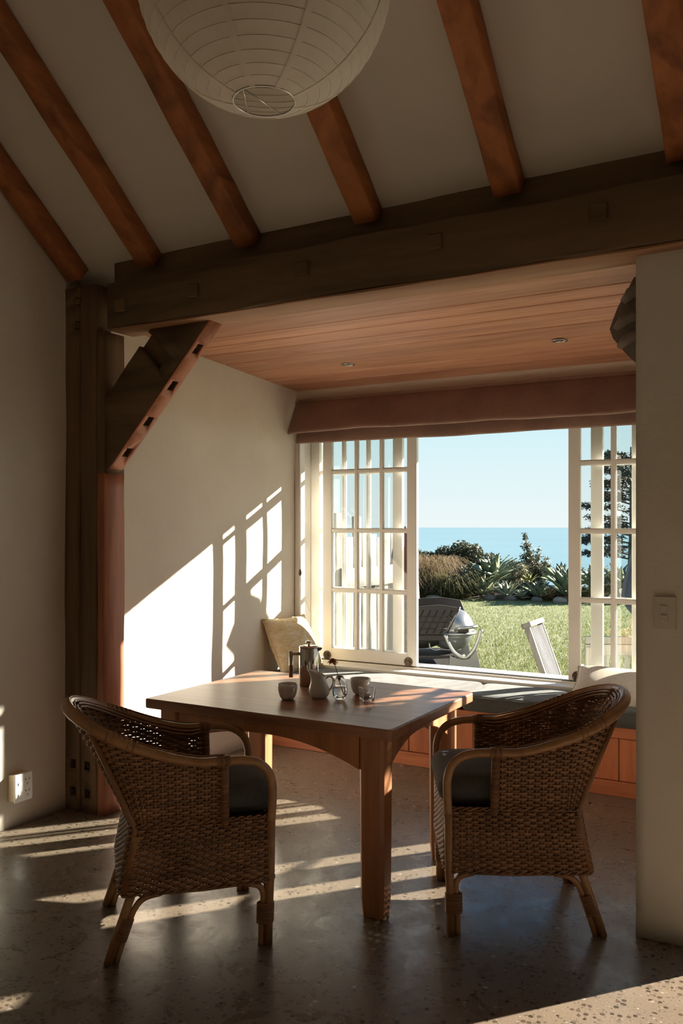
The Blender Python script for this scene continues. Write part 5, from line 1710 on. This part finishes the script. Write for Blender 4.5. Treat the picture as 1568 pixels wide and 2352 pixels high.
# folded side table: black ribbed panel in front, and the hood-shaped panel behind
pan_ = [(U(915), Vz(1452)), (U(1012), Vz(1452)), (U(1050), Vz(1392)), (U(1005), Vz(1385)), (U(940), Vz(1390)), (U(915), Vz(1402))]
po = MB().prism(pan_, 'y', -0.20, -0.17).build('side_table', M['bbq_black'], bq, bevel=0.006)
for k in range(7):
    x0_ = U(925 + 16 * k)
    m = MB(); m.tube([(x0_ - 0.0, -0.203, Vz(1449)), (x0_ + 0.11, -0.203, Vz(1397))], 0.006, 6); m.build('rib', M['bbq_black'], po, True)
for zz in (Vz(1411), Vz(1424), Vz(1438)):
    m = MB(); m.tube([(U(918), -0.203, zz), (U(1020) + (zz - Vz(1438)) * 0.6, -0.203, zz)], 0.004, 6); m.build('rib', M['bbq_black'], po, True)
MB().tube([(U(1011), -0.185, Vz(1452)), (U(1030), -0.185, Vz(1422)), (U(1050), -0.185, Vz(1390))], 0.010, 6).build('panel_edge', M['bbq_silver'], bq, True)
hood = [(U(935), Vz(1470)), (U(1090), Vz(1470)), (U(1088), Vz(1440)), (U(1080), Vz(1412)), (U(1070), Vz(1386)), (U(1025), Vz(1379)), (U(980), Vz(1381)), (U(935), Vz(1388))]
MB().prism(hood, 'y', 0.37, 0.40).build('back_table', M['bbq_black'], bq, bevel=0.008)
# long tray box under the ribbed panel
MB().box(U(915), U(1016), -0.19, 0.30, Vz(1466), Vz(1453)).build('tray_rim', M['bbq_black'], bq, bevel=0.006)
dome(MB(), U(962), 0.10, Vz(1464), 0.24, 0.22, 0.11, False).build('tray_bowl', M['bbq_black'], bq, True)
# cradle arms
for yy in (-0.19, 0.40):
    arm = arc_pts([(U(1016), yy, Vz(1452)), (U(1027), yy, Vz(1478)), (U(1040), yy, Vz(1495)), (U(1060), yy, Vz(1504)), (U(1078), yy, Vz(1490)), (U(1090), yy, Vz(1465)), (U(1097), yy, Vz(1440))], 6)
    ao = MB().tube(arm, 0.018, 8, sx=0.8).build('cradle_arm', M['bbq_silver'], bq, True)
MB().tube([(U(1058), -0.215, Vz(1499)), (U(1058), -0.205, Vz(1499))], 0.017, 16).build('cradle_cap', M['plastic_white'], bq, True)
# cart: side panel, shelves, front hose
cart = [(U(1027), Vz(1500)), (U(1045), Vz(1508)), (U(1070), Vz(1506)), (U(1086), Vz(1480)), (U(1098), Vz(1535)), (U(1112), 0.0), (U(1080), 0.0), (U(1072), Vz(1540)), (U(1060), Vz(1540)), (U(1040), 0.0), (U(1018), 0.0), (U(1024), Vz(1525))]
for yy in (-0.19, 0.36): MB().prism(cart, 'y', yy, yy + 0.03).build('cart_side', M['bbq_grey'], bq, bevel=0.006)
MB().box(U(935), U(1040), -0.16, 0.36, Vz(1506), Vz(1500)).build('cart_shelf', M['bbq_black'], bq, bevel=0.004)
MB().box(U(935), U(1040), -0.16, 0.36, Vz(1530), Vz(1522)).build('cart_shelf', M['bbq_black'], bq, bevel=0.004)
MB().box(U(935), U(955), -0.16, 0.36, 0.0, Vz(1500)).build('cart_side', M['bbq_black'], bq, bevel=0.004)
MB().box(U(990), U(1022), -0.185, -0.08, Vz(1533), Vz(1526)).build('drip_tray', M['bbq_silver'], bq, bevel=0.004)
MB().tube(arc_pts([(U(982), -0.15, Vz(1472)), (U(984), -0.16, Vz(1482)), (U(995), -0.17, Vz(1487)), (U(1006), -0.17, Vz(1485))], 6), 0.006, 6).build('gas_hose', M['bbq_silver'], bq, True)

# ------------------------------------------------------------------ garden chair: reclined slatted back
gc = empty('garden_chair', gp(1.66, 7.42), ANG - R(28)); tag(gc, 'weathered wooden garden chair with slatted reclined back outside the window', 'garden chair')
# chair faces local +x (view right); y = width (away)
a_top, a_bot = Vector((-0.07, 0, 1.00)), Vector((0.16, 0, 0.36))
ud = (a_top - a_bot).normalized()
for yy in (0.0, 0.42):
    m = MB(); hewn(m, a_bot + Vector((0, yy, 0)) - ud * 0.38 , a_top + Vector((0, yy, 0)), 0.035, 0.05, (1, 0, 0.3), 3 + yy, 0.002, 10, 0.004); m.build('back_post', M['fence_wood'], gc, True)
m = MB(); hewn(m, a_top + Vector((0.0, -0.02, 0)), a_top + Vector((0.0, 0.44, 0)), 0.08, 0.045, ud, 4, 0.002, 8, 0.008); m.build('top_rail', M['fence_wood'], gc, True)
for k in range(9):
    yy = 0.035 + 0.35 * k / 8
    m = MB(); hewn(m, a_bot + Vector((0.012, yy, 0)), a_top + Vector((0.012, yy, 0)) - ud * 0.03, 0.028, 0.014, (1, 0, 0.3), k, 0.001, 4, 0.003); m.build('slat', M['fence_wood'], gc, True)
for k in range(8):
    x = 0.18 + 0.055 * k
    MB().box(x, x + 0.045, 0.0, 0.42, 0.40, 0.42).build('seat_slat', M['fence_wood'], gc, bevel=0.003)
for yy in (-0.02, 0.43):
    MB().box(0.60, 0.635, yy, yy + 0.03, 0.0, 0.42).build('leg', M['fence_wood'], gc, bevel=0.003)
    MB().box(0.12, 0.62, yy, yy + 0.03, 0.35, 0.40).build('seat_rail', M['fence_wood'], gc, bevel=0.003)

# ------------------------------------------------------------------ garden bench
gb = empty('garden_bench', gp(2.02, 7.15), ANG - R(4)); tag(gb, 'weathered slatted garden bench seen through the right sash', 'garden bench')
MB().box(0.0, 1.35, -0.02, 0.025, 0.885, 0.945).build('top_rail', M['bench_grey'], gb, bevel=0.004)
MB().box(0.0, 1.35, -0.015, 0.02, 0.79, 0.88).build('back_board', M['bench_grey'], gb, bevel=0.004)
for k in range(15):
    x = 0.07 + 0.085 * k
    MB().box(x, x + 0.035, -0.008, 0.012, 0.46, 0.79).build('slat', M['bench_grey'], gb, bevel=0.002)
MB().box(0.0, 1.35, -0.015, 0.02, 0.40, 0.46).build('lower_rail', M['bench_grey'], gb, bevel=0.004)
for x in (0.0, 1.29):
    MB().box(x, x + 0.06, -0.03, 0.03, 0.0, 0.86).build('leg', M['bench_grey'], gb, bevel=0.004)
    MB().box(x, x + 0.06, 0.35, 0.41, 0.0, 0.62).build('leg', M['bench_grey'], gb, bevel=0.004)
    MB().box(x - 0.01, x + 0.07, -0.02, 0.42, 0.62, 0.65).build('armrest', M['bench_grey'], gb, bevel=0.004)
for k in range(5):
    MB().box(0.0, 1.35, 0.06 + 0.075 * k, 0.12 + 0.075 * k, 0.41, 0.435).build('seat_slat', M['bench_grey'], gb, bevel=0.003)

# ------------------------------------------------------------------ folded umbrella
um = empty('patio_umbrella', (-1.33, 7.72, GZ)); tag(um, 'folded navy patio umbrella at the edge of the right sash', 'umbrella')
MB().tube([(0, 0, 0.0), (0, 0, 2.72)], 0.024, 12).build('pole', M['weathered'], um, True)
m = MB(); nn = 32
pr = [(0.02, 2.72), (0.10, 2.62), (0.15, 2.50), (0.10, 2.40), (0.09, 2.2), (0.12, 1.9), (0.16, 1.6), (0.21, 1.35), (0.23, 1.2), (0.17, 1.12), (0.03, 1.15)]
for (r_, z) in pr:
    for k in range(nn):
        a = 2 * math.pi * k / nn
        rr_ = r_ * (1 + 0.22 * math.cos(a * 8) * min(1, r_ / 0.1))
        m.v.append((rr_ * math.cos(a), rr_ * math.sin(a), z + 0.02 * math.cos(a * 4)))
for i in range(len(pr) - 1):
    for k in range(nn): m.f.append((i * nn + k, i * nn + (k + 1) % nn, (i + 1) * nn + (k + 1) % nn, (i + 1) * nn + k))
m.f.append(tuple(range(nn)))
m.build('canopy', M['umbrella'], um, True)
MB().tube([(0.14 * math.cos(2 * math.pi * k / 20), 0.14 * math.sin(2 * math.pi * k / 20), 1.75) for k in range(20)], 0.012, 6, closed=True).build('strap', M['umbrella'], um, True)
MB().lathe([(0, 2.72), (0.02, 2.72), (0.028, 2.75), (0.015, 2.80), (0, 2.81)], 12).build('finial', M['weathered'], um, True)
MB().lathe([(0, 0), (0.24, 0), (0.24, 0.05), (0.05, 0.08), (0.035, 0.25), (0, 0.25)], 24).build('base', M['rock_dark'], um, True)
